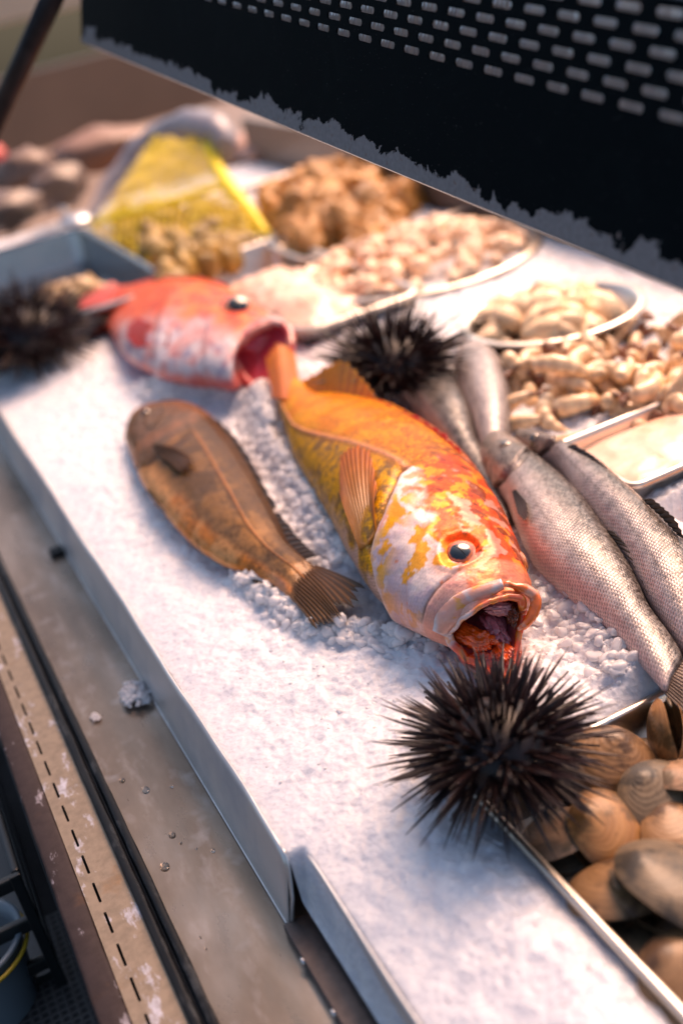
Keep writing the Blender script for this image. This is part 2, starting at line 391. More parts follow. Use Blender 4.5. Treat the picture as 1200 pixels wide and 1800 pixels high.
def guard(name, y0, y1, xt, xb, zt, zb, label, corner, hem=True):
    r = empty(name, (xb, y0, zb), label, 'metal strip')
    n = 60; V = []; m = 9
    for i in range(n):
        y = y0 + (y1 - y0) * (i / (n - 1)) ** 1.5
        # rounded/cut corner at the near end: top drops
        c = min(1, (y - y0) / 0.010) if corner else 1
        ztop = zb + (zt - zb) * (0.80 + 0.20 * math.sqrt(max(0, 1 - (1 - c) ** 2)))
        for j in range(m):
            f = j / (m - 1); wob = 0.0006 * math.sin(y * 23 + 1) + 0.0003 * math.sin(y * 71)
            z = zb + (ztop - zb) * f; x = xb + (xt - xb) * f ** 1.3 + wob * f
            V.append((x, y, z))
    o = add_mesh('plate', V, grid_faces(n, m), M['guard'], r); solid(o, 0.0014, 0)
    # foot flange on the channel floor
    add_box('foot_flange', (xb - 0.0012, y0 + 0.004, Zc + 0.0008), (xb - 0.0002, y1, Zc + 0.0022), M['guard'], r, 0.0004)
    return r
g1 = guard('divider_guard', 0.486, 2.5, GX, bot, 0.001, Zc + 0.001, 'long upright grey metal guard strip holding back the crushed ice beside the channel', True)
pv, pf = tube([(GX + 0.0002, 0.4925, -0.0015), (GX, 0.4855, -0.003), (GX - 0.001, 0.4845, -0.012), ((GX + bot) / 2 + 0.001, 0.4842, -0.032), (bot + 0.001, 0.4842, Zc + 0.004)], 0.0011, 8)
add_mesh('folded_end', pv, pf, M['guard'], g1)
for z in (-0.044, -0.030):
    pass
a = P(535, 1497, -0.002); b = P(745, 1800, -0.002)
g2r = empty('divider_guard', (a[0], a[1], Zc), 'shorter pale metal guard strip with rounded top corner at the near end of the ice', 'metal strip')
V = []; n, m = 50, 10
for i in range(n):
    y = 0.486 - 0.41 * i / (n - 1); c = min(1, (0.4865 - y) / 0.012); zt = -0.030 + 0.029 * math.sqrt(max(0, 1 - (1 - c) ** 2)) 
    zb = -0.046
    for j in range(m):
        f = j / (m - 1); z = zb + (zt - zb) * f; x = a[0] - 0.006 * (1 - f) ** 1.5 + (0.0007 * math.sin(y * 30)); V.append((x, y, z))
solid(add_mesh('plate', V, grid_faces(n, m), M['guard'], g2r), 0.0013)
bk = add_box('bracket_rail', (bot - 0.004, 0.06, Zc + 0.001), (0.1035, 0.4838, -0.047), m_rusty('dark_bracket', (0.10, 0.08, 0.075), (0.25, 0.23, 0.22), (0.12, 0.08, 0.05), 0.6, 0.7, 0.4), g2r, 0.0006)
for yy in (0.455, 0.415, 0.35, 0.3):
    bv, bf = ico(2); add_mesh('rivet', bv * [0.0016, 0.0028, 0.0028] + [bot - 0.0045, yy, -0.049], bf, M['steel'], g2r)
# ice tray body beneath (so nothing is see-through)
tr = add_box('ice_tray', (0.113, 0.0, -0.09), (0.83, 2.40, -0.030), M['steel'], None, 0.002, at=(0.4, 1, -0.09)); tag(tr, 'wide steel display tray underneath the crushed ice', 'tray')
# channel
r = empty('drain_channel', (0.06, 1.2, Zc), 'wet stained metal drain channel running along the foot of the guard strip', 'channel')
V = []; n, m = 90, 14
for i in range(n):
    y = 0.05 + 2.9 * (i / (n - 1)) ** 1.4
    for j in range(m):
        x = 0.030 + (bot + 0.02 - 0.030) * j / (m - 1); V.append((x, y, Zc + 0.0004 * math.sin(y * 9 + x * 60)))
add_mesh('channel_floor', V, grid_faces(n, m)[:, ::-1], M['channel'], r)
# dark block standing in for the shade of a gap at the far end
e0 = P(120, 960, Zc + 0.004)
add_box('channel_gap_shade', (0.075, e0[1] - 0.01, Zc + 0.001), (bot - 0.001, e0[1] + 0.006, Zc + 0.006), M['rubber'], r, 0.001)
# black rubber rail: two ribs with groove
r = empty('rubber_rail', (0.025, 1.2, Zc), 'worn black rubber rail between slotted strip and drain channel', 'rail')
def rail(name, x0, x1, z0, z1, mat, root, y0=0.03, y1=2.9, am=0.0004, nseg=160, bev=0.0012, seed=0):
    prof = [(x0, z0), (x0, z1 - bev), (x0 + bev * 0.3, z1 - bev * 0.3), (x0 + bev, z1), ((x0 + x1) / 2, z1), (x1 - bev, z1), (x1 - bev * 0.3, z1 - bev * 0.3), (x1, z1 - bev), (x1, z0)]
    V = []; yv = y0 + (y1 - y0) * np.linspace(0, 1, nseg) ** 1.6
    for y in yv:
        for k, (x, z) in enumerate(prof):
            nn = vn(np.array([y * 60 + seed, k * 3.1, seed * 1.0])) - 0.5; n3 = vn(np.array([y * 400, k * 1.1, seed * 2.0])) - 0.5
            V.append((x + am * (nn + 0.5 * n3) * (1 if 0 < k < 8 else 0), y, z + am * (nn + n3 * 0.6) * (1 if 0 < k < 8 else 0)))
    return add_mesh(name, V, grid_faces(nseg, len(prof))[:, ::-1], mat, root)
rail('inner_rib', 0.0262, 0.0318, Zc - 0.01, Zc + 0.0055, M['rubber'], r, am=0.0007, seed=1)
rail('groove', 0.0236, 0.0264, Zc - 0.01, Zc + 0.0012, M['black'], r, seed=2)
rail('outer_rib', 0.0178, 0.0238, Zc - 0.01, Zc + 0.0045, M['rubber'], r, am=0.0007, seed=3)
# slotted strip
r = empty('slotted_strip', (0.0, 1.2, Zc), 'tan stained metal strip with a row of narrow dark slots beside the black rail', 'metal strip')
slotted('slotted_plate', M['strip'], r, np.array([0.0178, 0.02, Zc]), np.array([0, 1.0, 0]), np.array([-1.0, 0, 0]), None, 0.0012, 1, 0.0, 2.9, 0.029, 0.0195, 0.0017, 0.0045, 0.0168, 0.0268, 0.0, False)
add_box('strip_backing', (-0.0084, 0.02, Zc - 0.012), (0.0178, 2.9, Zc - 0.008), M['black'], r)
r = empty('outer_rail', (-0.017, 1.2, Zc), 'dark chipped outer rail at the outer edge of the counter', 'rail')
rail('outer_edge', -0.0258, -0.0088, Zc - 0.02, Zc + 0.001, M['rail'], r, am=0.0008, bev=0.0025, seed=5)
rail('outer_skirt', -0.0268, -0.0246, Zc - 0.25, Zc - 0.004, M['black'], r, am=0.0004, bev=0.0008, seed=6)
# ice clumps in the channel
def clump(px, py, rad, n, label, seed):
    c = P(px, py, Zc + rad * 0.3); g = np.random.default_rng(seed); p = []; s = []
    for k in range(n):
        d = g.normal(size=3); d /= np.linalg.norm(d); d[2] = abs(d[2]) * 0.6; q = c + d * rad * g.random() ** 0.5 * [0.9, 1.7, 0.8]; p.append(q); s.append(rad * (0.13 + 0.2 * g.random()))
    o = chunk_cloud('ice_clump', p, s, 1, seed); 
    return tag(o, label, 'ice clump')
clump(238, 1222, 0.012, 200, 'lumpy clump of crushed ice resting in the drain channel against the guard', 21)
clump(168, 1262, 0.0045, 60, 'small melting bit of ice in the drain channel near the black rail', 22)
def m_water():
    t = NT('water'); t.setp(Base_Color=(1, 1, 1), Roughness=0.02, IOR=1.33, Transmission_Weight=1.0); return t.m
M['water'] = m_water()
bv, bf = ico(3)
dl = [(256, 1389, 0.0028, 'largest water drop on the drain channel floor'), (302, 1382, 0.0011, 'tiny water drop just beyond the largest drop'), (303, 1468, 0.0022, 'flat water drop midway down the drain channel'),
      (374, 1495, 0.0014, 'round water drop on the drain channel near the guard'), (318, 1482, 0.0009, 'tiny water drop next to the flat one'), (290, 1524, 0.0030, 'spread water puddle with curved bright rim in the channel'), (345, 1492, 0.0008, 'tiny stretched water drop left of the round one'), (215, 1372, 0.002, 'faint water drop close to the black rail'), (352, 1648, 0.0008, 'small water drop low on the channel floor'), (362, 1668, 0.0007, 'smallest water drop on the channel floor')]
for px, py, s, lb in dl:
    c = P(px, py, Zc + 0.0004); v = bv * [s, s * 1.5, s * 0.35]; v[:, 2] = np.maximum(v[:, 2], -0.0002)
    tag(add_mesh('water_drop', v + c, bf, M['water'], at=c), lb, 'water drop', 'water drops in the drain channel')
# below the counter edge, bottom left
def m_mat():
    t = NT('perforated_mat'); v = t.coord(); vo = t.voro(150, v, rnd=0.0); n = t.noise(9, 4, 0.6, v)
    c = t.mixc(t.ramp(vo.outputs['Distance'], [(0.25, (1, 1, 1)), (0.4, (0, 0, 0))]), t.ramp(n, [(0.35, (0.04, 0.04, 0.043)), (0.7, (0.09, 0.085, 0.08))]), (0.02, 0.02, 0.022)); t.base(c); t.setp(Roughness=0.6); t.bump(vo.outputs['Distance'], 0.6, 0.002); return t.m
zm = -0.22
lo = P(-260, 2100, zm); 
mt = add_box('rubber_mat', (-0.40, 0.15, zm - 0.012), (-0.028, 0.78, zm), m_mat(), None, 0.003, at=(-0.2, 0.4, zm)); tag(mt, 'dark grey perforated rubber mat on the low shelf below the counter edge', 'mat')
cr = empty('wire_crate', (-0.2, 0.85, zm), 'black plastic crate with barred sides standing on the low shelf at left', 'crate')
cp = m_rusty('black_crate_plastic', (0.008, 0.012, 0.014), (0.02, 0.03, 0.034), (0.01, 0.01, 0.01), 0.6, 0, 0.35)
y0c, y1c, x0c, x1c = 0.70, 0.98, -0.40, -0.045
for zz in (0.02, 0.06, 0.10):
    add_box('rail', (x0c, y0c, zm + zz), (x1c, y0c + 0.006, zm + zz + 0.012), cp, cr, 0.002)
    add_box('rail', (x1c - 0.006, y0c + 0.007, zm + zz), (x1c, y1c, zm + zz + 0.012), cp, cr, 0.002)
for k in range(10):
    x = x0c + (x1c - x0c - 0.008) * k / 9; add_box('bar', (x, y0c - 0.003, zm + 0.001), (x + 0.008, y0c - 0.0005, zm + 0.115), cp, cr, 0.001)
add_box('crate_floor', (x0c, y0c + 0.008, zm + 0.003), (x1c - 0.008, y1c, zm + 0.010), cp, cr)
tb = m_rusty('teal_plastic', (0.015, 0.075, 0.075), (0.02, 0.11, 0.10), (0.01, 0.05, 0.05), 0.5, 0, 0.4)
add_o = add_box('teal_tub', (-0.5, 1.02, zm - 0.02), (-0.05, 1.35, zm + 0.03), tb, None, 0.01, at=(-0.2, 1.2, zm)); tag(add_o, 'dark teal plastic tub beyond the black crate at the left edge', 'tub')
tag(add_box('low_shelf', (-0.6, 0.05, zm - 0.03), (-0.028, 2.9, zm - 0.0135), M['black'], None, 0.002, at=(-0.2, 1, zm)), 'dark low shelf below the outer rail', 'shelf')
bk = empty('bucket', P(-40, 1690, zm + 0.04), 'pale blue bucket with a yellow rim at the lower left edge', 'bucket')
c0 = P(-62, 1665, zm + 0.06)
th = np.linspace(0, 2 * math.pi, 40, endpoint=False)
prof = [(0.035, -0.06), (0.040, -0.01), (0.042, 0.0), (0.044, 0.001), (0.044, 0.004), (0.040, 0.004), (0.037, -0.01), (0.033, -0.055), (0.0, -0.055)]
V = np.array([[c0 + [rr * math.cos(t), rr * math.sin(t), zz] for t in th] for rr, zz in prof]).reshape(-1, 3)
tq = NT('pale_bucket_plastic'); tq.setp(Base_Color=(0.16, 0.21, 0.25), Roughness=0.35)
add_mesh('bucket_body', V, grid_faces(len(prof), 40, True), tq.m, bk)
tq = NT('yellow_plastic'); tq.setp(Base_Color=(0.5, 0.36, 0.03), Roughness=0.4)
add_mesh('rim_band', *tube([c0 + [0.0445 * math.cos(t), 0.0445 * math.sin(t), -0.006] for t in np.linspace(0, 2 * math.pi, 41)], 0.0018, 8, False), tq.m, bk)

# ------------------------------------------------------------------ pans
def rrect(cx, cy, hx_, hy_, rad, n=8):
    p = []
    for k, (sx, sy) in enumerate(((1, 1), (-1, 1), (-1, -1), (1, -1))):
        for i in range(n):
            a = math.pi / 2 * (k + i / (n - 1)); p.append((cx + sx * (hx_ - rad) + rad * math.cos(a), cy + sy * (hy_ - rad) + rad * math.sin(a)))
    return p
def pan(name, x0, x1, y0, y1, z, depth, label, mat, rim=0.008, rad=0.02, rimz=0.002, cat='pan', taper=0.006, parts=True):
    cx_, cy_, hx_, hy_ = (x0 + x1) / 2, (y0 + y1) / 2, (x1 - x0) / 2, (y1 - y0) / 2
    r = empty(name, (cx_, cy_, z - depth), label, cat)
    L = [(rim, -rimz * 1.5), (rim, 0), (rim * 0.85, rimz), (rim * 0.2, rimz), (0, 0.0), (-0.001, -0.003), (-taper, -depth + 0.006), (-taper - 0.002, -depth + 0.002), (-taper - 0.007, -depth)]
    V = []
    for off, dz in L: V += [(px, py, z + dz) for px, py in rrect(cx_, cy_, hx_ + off, hy_ + off, max(rad + off, 0.003))]
    m = len(V) // len(L); Fc = [tuple(f) for f in grid_faces(len(L), m, True)]
    o = add_mesh('pan_wall', V, Fc, mat, r); solid(o, 0.0008)
    base = [(px, py, z - depth) for px, py in rrect(cx_, cy_, hx_ - taper - 0.007, hy_ - taper - 0.007, max(rad - taper - 0.007, 0.003))]
    add_mesh('pan_floor', base, [tuple(range(len(base)))], mat, r, False)
    return r
# clam pan, lower right
zr = 0.0035
cp_ = pan('clam_pan', BX + 0.003, 0.62, 0.06, BY - 0.004, zr, 0.062, 'rectangular metal pan of clams sunk in the ice at the lower right', M['goldsteel'], rim=0.0046, rad=0.004, rimz=0.0015, cat='pan')
# ------------------------------------------------------------------ clams
dkf = NT('dark_gap_shade'); dkf.setp(Base_Color=(0.03, 0.02, 0.014), Roughness=0.5, Specular_IOR_Level=0.2)  # dark sheet puts the shade between the clams into colour
add_mesh('gap_shade_sheet', [(BX + 0.006, 0.062, -0.056), (0.61, 0.062, -0.056), (0.61, BY - 0.008, -0.056), (BX + 0.006, BY - 0.008, -0.056)], [(0, 1, 2, 3)], dkf.m, cp_, False)
def m_clam(name, base, dark, light):
    t = NT(name); at = t.attr('suv'); sx = t.new('SeparateXYZ'); t.link(at.outputs['Vector'], sx.inputs[0])
    v = t.coord(); n = t.noise(55, 5, 0.6, v); n2 = t.noise(420, 3, 0.6, v)
    rr = t.math('ADD', sx.outputs[0], t.math('MULTIPLY', n, 0.20))
    wv = t.math('SINE', t.math('MULTIPLY', rr, 72.0)); wv2 = t.math('SINE', t.math('MULTIPLY', rr, 19.0))
    c = t.mixc(t.math('MULTIPLY', t.math('ADD', wv, 1.0), 0.14), base, dark)
    c = t.mixc(t.math('MULTIPLY', t.math('ADD', wv2, 1.0), 0.16), c, light)
    c = t.mixc(t.ramp(n, [(0.50, (0, 0, 0)), (0.60, (0.85, 0.85, 0.85))]), c, tuple(np.array(dark) * 0.6))
    t.base(c); t.setp(Roughness=0.5, Coat_Weight=0.2, Coat_Roughness=0.2, Specular_IOR_Level=0.3); h = t.math('ADD', t.math('MULTIPLY', wv, 0.35), t.math('MULTIPLY', n2, 0.35)); t.bump(h, 0.4, 0.00035); return t.m
CM = {'tan': m_clam('tan_clam_shell', (0.23, 0.125, 0.052), (0.09, 0.045, 0.022), (0.34, 0.20, 0.10)),
      'orange': m_clam('orange_clam_shell', (0.30, 0.14, 0.045), (0.15, 0.08, 0.025), (0.50, 0.27, 0.10)),
      'grey': m_clam('grey_clam_shell', (0.12, 0.085, 0.05), (0.035, 0.03, 0.024), (0.22, 0.15, 0.085)),
      'pink': m_clam('pinkish_clam_shell', (0.29, 0.165, 0.095), (0.15, 0.11, 0.06), (0.48, 0.32, 0.20))}
def valve(sz, L=1.0, W=0.88, T=0.44, side=1):
    n, m = 40, 64; V = []; U = []
    # outline radius from the umbo point
    for i in range(n):
        f = i / (n - 1)
        for j in range(m):
            a = 2 * math.pi * j / m
            ox = L * math.cos(a) * (1 + 0.05 * math.cos(2 * a)); oy = W * math.sin(a) * (1 + 0.10 * math.sin(a)) if math.sin(a) < 0 else W * math.sin(a) * (1 - 0.05 * abs(math.cos(a)))
            ux, uy = 0.10, 0.72                      # umbo position (near +y side)
            g = f; x = ux * (1 - g) + ox * g; y = uy * (1 - g) + oy * g
            # height
            rn = min(1.0, math.hypot(x / (L * 1.05), y / (W * 1.08))); z = T * (1 - rn ** 2.3) ** 0.62 * (1 + 0.22 * math.exp(-((x - ux) ** 2 + (y - uy + 0.1) ** 2) / 0.10))
            V.append((x, y, z)); U.append((g, a, 0))
    V = np.array(V) * sz; V[:, 2] *= side
    return V, np.array(U), (grid_faces(n, m, True) if side > 0 else grid_faces(n, m, True)[:, ::-1])
def clam(px, py, z, sz, rot, mat, label, squash=(1, 1, 1)):
    c = P(px, py, z); r = empty('clam', c, label, 'clam', 'clams piled in the metal pan', rot=rot)
    for s in (1, -1):
        V, U, Fc = valve(sz, side=s); V = V * squash; V[:, 2] += s * sz * 0.012
        me_o = add_mesh('valve', V + c, Fc, CM[mat], r, True, suv=U)
    hv, hf = ico(2); add_mesh('hinge', hv * [sz * 0.25, sz * 0.07, sz * 0.05] + c + [sz * 0.1, sz * 0.83, 0], hf, CM['grey'], r)
    return r
R_ = math.radians
cl = [(1172, 1290, -0.006, 0.0165, (R_(100), R_(15), R_(65)), 'orange', 'small orange clam seen end on with heart-shaped seam at the pan corner'),
 (1068, 1352, -0.012, 0.0200, (R_(62), R_(30), R_(-40)), 'tan', 'tan and black clam standing on edge right beside the front urchin'),
 (1154, 1412, -0.012, 0.0185, (R_(55), R_(-12), R_(20)), 'grey', 'dark grey-green clam in the middle of the right side of the pan'),
 (1062, 1460, -0.010, 0.0170, (R_(35), R_(-35), R_(60)), 'orange', 'glossy orange clam with dark end below the grey-green one'),
 (1088, 1580, -0.012, 0.0195, (R_(-12), R_(-12), R_(-35)), 'tan', 'large flat-lying tan clam with clear growth rings near the pan rim'),
 (1180, 1560, -0.004, 0.0240, (R_(38), R_(18), R_(70)), 'grey', 'largest brown clam with growth rings at the right edge'),
 (996, 1476, -0.018, 0.0190, (R_(-25), R_(10), R_(10)), 'pink', 'pinkish tan clam half hidden under the spines of the front urchin'),
 (1112, 1688, -0.026, 0.0200, (R_(-15), R_(18), R_(50)), 'grey', 'shaded brown clam low in the pan between the two large ones'),
 (1205, 1725, -0.012, 0.0180, (R_(20), R_(-25), R_(30)), 'tan', 'tan clam at the bottom right corner of the photo'),
 (1150, 1350, -0.022, 0.0170, (R_(15), R_(35), R_(0)), 'pink', 'brown clam tucked behind the dark grey-green one'),
 (1205, 1375, -0.010, 0.0170, (R_(25), R_(35), R_(100)), 'pink', 'pale tan clam cut by the right edge beside the grey-green one'),
 (1005, 1545, -0.036, 0.0190, (R_(20), R_(10), R_(0)), 'tan', 'clam wedged deep against the pan wall'),
 (1100, 1510, -0.036, 0.020, (R_(10), R_(20), R_(0)), 'grey', 'dark clam glimpsed deep between its neighbours in the middle of the pan'),
 (1240, 1650, -0.02, 0.020, (R_(30), R_(10), R_(80)), 'tan', 'clam just past the right edge next to the largest one'),
 (1230, 1480, -0.03, 0.021, (R_(10), R_(-20), R_(10)), 'tan', 'clam behind the largest one at the right edge'),
 (1150, 1620, -0.046, 0.020, (R_(10), R_(-20), R_(10)), 'grey', 'bottom clam showing as a dark patch under the largest one'),
 (1060, 1640, -0.046, 0.020, (R_(10), R_(-20), R_(40)), 'tan', 'lowest clam under the large flat-lying one'),
 (1105, 1388, -0.030, 0.018, (R_(10), R_(20), R_(70)), 'tan', 'tan clam wedged below the upright one and the grey-green one'),
 (1022, 1530, -0.030, 0.019, (R_(20), R_(-14), R_(15)), 'grey', 'brown clam pressed against the pan wall under the urchin spines'),
 (1128, 1500, -0.024, 0.018, (R_(14), R_(12), R_(-30)), 'tan', 'tan clam between the glossy orange one and the largest one'),
 (1132, 1655, -0.030, 0.020, (R_(20), R_(12), R_(-60)), 'pink', 'shaded pinkish clam directly below the large flat-lying one'),
 (1200, 1470, -0.016, 0.018, (R_(20), R_(12), R_(20)), 'tan', 'tan clam between the grey-green clam and the largest one'),
 (1240, 1790, -0.02, 0.020, (R_(10), R_(20), R_(40)), 'tan', 'clam under the bottom right corner one'),
 (1130, 1780, -0.045, 0.020, (R_(10), R_(-20), R_(40)), 'tan', 'clam deep below the corner one by the pan wall')]
for q in cl: clam(q[0], q[1], q[2] + 0.006, q[3] * 1.40, (q[4][0] * (0.5 if abs(q[4][0]) < 1.3 else 1), q[4][1] * 0.5, q[4][2]), *q[5:])

# ------------------------------------------------------------------ canopy panel with slots
DV = RW @ np.array([-1311.0, -1180.0, F]); DV /= np.linalg.norm(DV)
Q0 = CAM + ray(920, 395) * 0.62
UV_ = np.array([0.25, 0, 1.0]); UV_ -= UV_.dot(DV) * DV; UV_ /= np.linalg.norm(UV_); NV = np.cross(DV, UV_)
def pp(u, v, n=0.0): return Q0 + DV * u + UV_ * v + NV * n
def m_panel():
    t = NT('flaking_black_panel'); at = t.attr('suv'); sx = t.new('SeparateXYZ'); t.link(at.outputs['Vector'], sx.inputs[0])
    mp = t.new('Mapping'); mp.inputs['Scale'].default_value = (1, 1.0, 1); t.link(at.outputs['Vector'], mp.inputs[0])
    n = t.noise(26, 7, 0.62, mp.outputs[0]); n.node.inputs['Distortion'].default_value = 0.9; n1 = t.noise(190, 4, 0.7, mp.outputs[0]); n2 = t.noise(300, 4, 0.6, mp.outputs[0]); n3 = t.noise(700, 2, 0.5, mp.outputs[0])
    # flake edge height above the bottom
    h = t.math('ADD', t.math('MULTIPLY', t.math('SUBTRACT', n, 0.5), 0.05), 0.0095)
    h = t.math('ADD', h, t.math('MULTIPLY', t.math('SUBTRACT', n1, 0.5), 0.012))
    d = t.math('SUBTRACT', sx.outputs[1], h)
    mask = t.math('MULTIPLY', d, 4000.0, True)        # 1 = paint
    galv = t.mixc(n2, (0.15, 0.155, 0.165), (0.31, 0.31, 0.325)); galv = t.mixc(t.ramp(n1, [(0.60, (0, 0, 0)), (0.74, (1, 1, 1))]), galv, (0.20, 0.11, 0.07))
    paint = t.mixc(t.ramp(n3, [(0.70, (0, 0, 0)), (0.74, (1, 1, 1))]), (0.003, 0.006, 0.008), (0.07, 0.07, 0.07))
    paint = t.mixc(t.ramp(n, [(0.5, (0, 0, 0)), (0.8, (0.5, 0.5, 0.5))]), paint, (0.007, 0.012, 0.014))
    t.base(t.mixc(mask, galv, paint)); t.link(t.math('SUBTRACT', 0.6, t.math('MULTIPLY', mask, 0.02)), t.b.inputs['Roughness'])
    t.link(t.math('SUBTRACT', 0.35, t.math('MULTIPLY', mask, 0.35)), t.b.inputs['Metallic'])
    hh = t.math('ADD', mask, t.math('MULTIPLY', n2, 0.25)); t.bump(hh, 0.6, 0.0004); t.setp(Specular_IOR_Level=0.02)
    return t.m
cr = empty('canopy_panel', pp(0.3, 0), 'black slotted metal canopy panel with paint flaked off along its lower edge', 'metal panel')
PAN = m_panel()
UL = 0.742
o = slotted('slotted_panel', PAN, cr, Q0, DV, UV_, NV, 0.0012, 6, -0.24125, UL - 0.0, 0.02731, 0.0178, 0.0043, 0.0083, 0.0669, 0.1185, 0.0)
add_mesh('bottom_lip', *box_vf((0, 0, 0), (1, 1, 1)), PAN, cr) if False else None
V = []; uvl = []
for i in range(60):
    u = -0.24 + (UL + 0.24) * i / 59
    for v_, n_ in ((-0.0006, 0.0), (-0.0012, -0.001), (-0.0012, -0.010), (0.001, -0.0105)):
        V.append(pp(u, v_, n_)); uvl.append((u, 0.0, 0))
SGN = 1 if NV[0] < 0 else -1          # which way is towards +X
V = []
for i in range(60):
    u = -0.24 + (UL + 0.24) * i / 59
    for v_, n_ in ((-0.0006, 0.0), (-0.0012, 0.001), (-0.0012, 0.012), (0.001, 0.0125)): V.append(pp(u, v_, -n_ * SGN))
add_mesh('bottom_lip', V, grid_faces(60, 4), PAN, cr, suv=uvl)
# top: bright perforated strip above the black panel, then an unseen leaning hood, extended to block the sun
V = [pp(u, v_, -n_ * SGN) for u in np.linspace(-0.24, UL, 30) for v_, n_ in ((0.1187, 0.0), (0.1215, 0.004), (0.34, 0.03))]
def m_perf():
    t = NT('fine_perforated_steel'); at = t.attr('suv'); vo = t.voro(420, at.outputs['Vector'], rnd=0.0)
    t.base(t.mixc(t.ramp(vo.outputs['Distance'], [(0.3, (1, 1, 1)), (0.42, (0, 0, 0))]), (0.42, 0.44, 0.48), (0.03, 0.035, 0.04))); t.setp(Metallic=0.6, Roughness=0.35); return t.m
uvl = [(u, v_, 0) for u in np.linspace(-0.24, UL, 30) for v_ in (0.0, 0.004, 0.085)]
solid(add_mesh('perforated_strip_shade_hood', V, grid_faces(30, 3), m_perf(), cr, suv=uvl), 0.001)
# rounded far end of the panel turning back
V = []; uvl = []
for k in range(9):
    a = math.pi / 2 * k / 8; du = 0.012 * math.sin(a); dn = 0.012 * (1 - math.cos(a))
    for v_ in (0.0, 0.03, 0.0669, 0.1185): V.append(pp(UL + du, v_, -dn * SGN)); uvl.append((UL, v_ + 0.04, 0))
for v_ in (0.0, 0.03, 0.0669, 0.1185): V.append(pp(UL + 0.012, v_, -0.03 * SGN)); uvl.append((UL, v_ + 0.04, 0))
solid(add_mesh('end_return', V, grid_faces(10, 4), PAN, cr, suv=uvl), 0.001)
# fluted translucent sheet behind slots
def m_flute():
    t = NT('fluted_plastic'); tr_ = t.new('BsdfTranslucent'); tr_.inputs[0].default_value = (0.62, 0.72, 0.85, 1); ms = t.new('MixShader'); ms.inputs[0].default_value = 0.35
    t.setp(Base_Color=(0.72, 0.78, 0.86), Roughness=0.15, Metallic=0.85); t.link(t.b.outputs[0], ms.inputs[1]); t.link(tr_.outputs[0], ms.inputs[2]); t.link(ms.outputs[0], t.out.inputs[0]); return t.m
V = []; nu = 1400
for i in range(nu):
    u = -0.23 + (UL - 0.05 + 0.23) * i / (nu - 1); n_ = 0.014 + 0.0036 * math.sin(u * 2 * math.pi / 0.0042)
    V.append(pp(u, 0.058, -n_ * SGN)); V.append(pp(u, 0.1185, -n_ * SGN))
add_mesh('fluted_liner', V, grid_faces(nu, 2), m_flute(), cr, True)
# ------------------------------------------------------------------ fish
def loft(stations, M=128, per=26, power=2.15, low=0.75, up_loop=None, lo_loop=None, tail_close=True, head_close=True, front='end'):
    """stations: (Lx,Ly,Rx,Ry,zc,b): measured outline pixels of the lower-left and upper-right contour at real height zc, half height b"""
    ph = np.arange(M) * 2 * math.pi / M
    st = np.array(stations, float); mid = (st[:, :2] + st[:, 2:4]) / 2
    tan = np.gradient(mid, axis=0); tan /= np.linalg.norm(tan, axis=1)[:, None]
    rings = []
    for k, (lx, ly, rx, ry, zc, b) in enumerate(st):
        Lw, Rw = P(lx, ly, zc), P(rx, ry, zc); c = (Lw + Rw) / 2; dep = proj(c)[2]
        n = np.array([-tan[k, 1], tan[k, 0]]); A = (Rw - Lw) / 2; e = 2 / power; cs, sn = np.cos(ph), np.sin(ph)
        cx_ = np.sign(cs) * np.abs(cs) ** e; sy_ = np.sign(sn) * np.abs(sn) ** e; bb = np.where(sn > 0, b, b * low)
        A0 = A.copy(); tl, tr = sorted((np.dot((lx, ly), n), np.dot((rx, ry), n))); Ad = A0 / np.linalg.norm(A0); sgn = 1 if np.dot((rx - lx, ry - ly), n) > 0 else -1
        for it in range(8):     # fit the projected ring to the measured contour width
            ring = c + cx_[:, None] * A + (sy_ * bb)[:, None] * np.array([0, 0, 1.0]); q = proj(ring)[:, :2] @ n; w0 = (tr - tl); w1 = q.max() - q.min()
            f_ = np.clip(np.linalg.norm(A) * (1 + (w0 - w1) / w0), 0.25 * np.linalg.norm(A0), 2 * np.linalg.norm(A0)); A = Ad * f_
            shift = ((tl + tr) / 2 - (q.max() + q.min()) / 2) * sgn; mpp = np.linalg.norm(A0) * 2 / (w0 + 1e-6); c = c + Ad * shift * mpp * 0.8
        rings.append(c + cx_[:, None] * A + (sy_ * bb)[:, None] * np.array([0, 0, 1.0]))
    rings = np.array(rings)
    if tail_close:
        c = rings[0].mean(0); rings = np.concatenate([(c + (rings[0] - c) * 0.04)[None], rings])
    if up_loop is not None:
        u = catmull([P(*q) for q in up_loop], M // 2 + 1)[:-1]; l = catmull([P(*q) for q in [up_loop[-1]] + list(lo_loop) + [up_loop[0]]], M // 2 + 1)[:-1]
        rings = np.concatenate([rings, np.vstack([u, l])[None]])
    elif head_close:
        c = rings[-1].mean(0); rings = np.concatenate([rings, (c + (rings[-1] - c) * 0.04)[None]])
    K = len(rings); n = (K - 1) * per + 1
    V = catmull(rings.reshape(K, -1), n).reshape(n, M, 3)
    return V
def gnormals(V):
    d1 = np.gradient(V, axis=0); d2 = (np.roll(V, -1, 1) - np.roll(V, 1, 1)) / 2; n = np.cross(d1, d2); n /= np.linalg.norm(n, axis=-1, keepdims=True) + 1e-12
    c = V.mean(1, keepdims=True)
    if ((V - c) * n).sum() < 0: n = -n
    return n
def suv_of(V):
    du = np.linalg.norm(np.diff(V, axis=0), axis=-1).mean(1); u = np.r_[0, np.cumsum(du)][:, None] + np.zeros(V.shape[:2])
    dv = np.linalg.norm(np.roll(V, -1, 1) - V, axis=-1); v = np.cumsum(dv, 1); v = v - v[:, V.shape[1] // 3][:, None]
    return np.stack([u, v, 0 * u], -1)
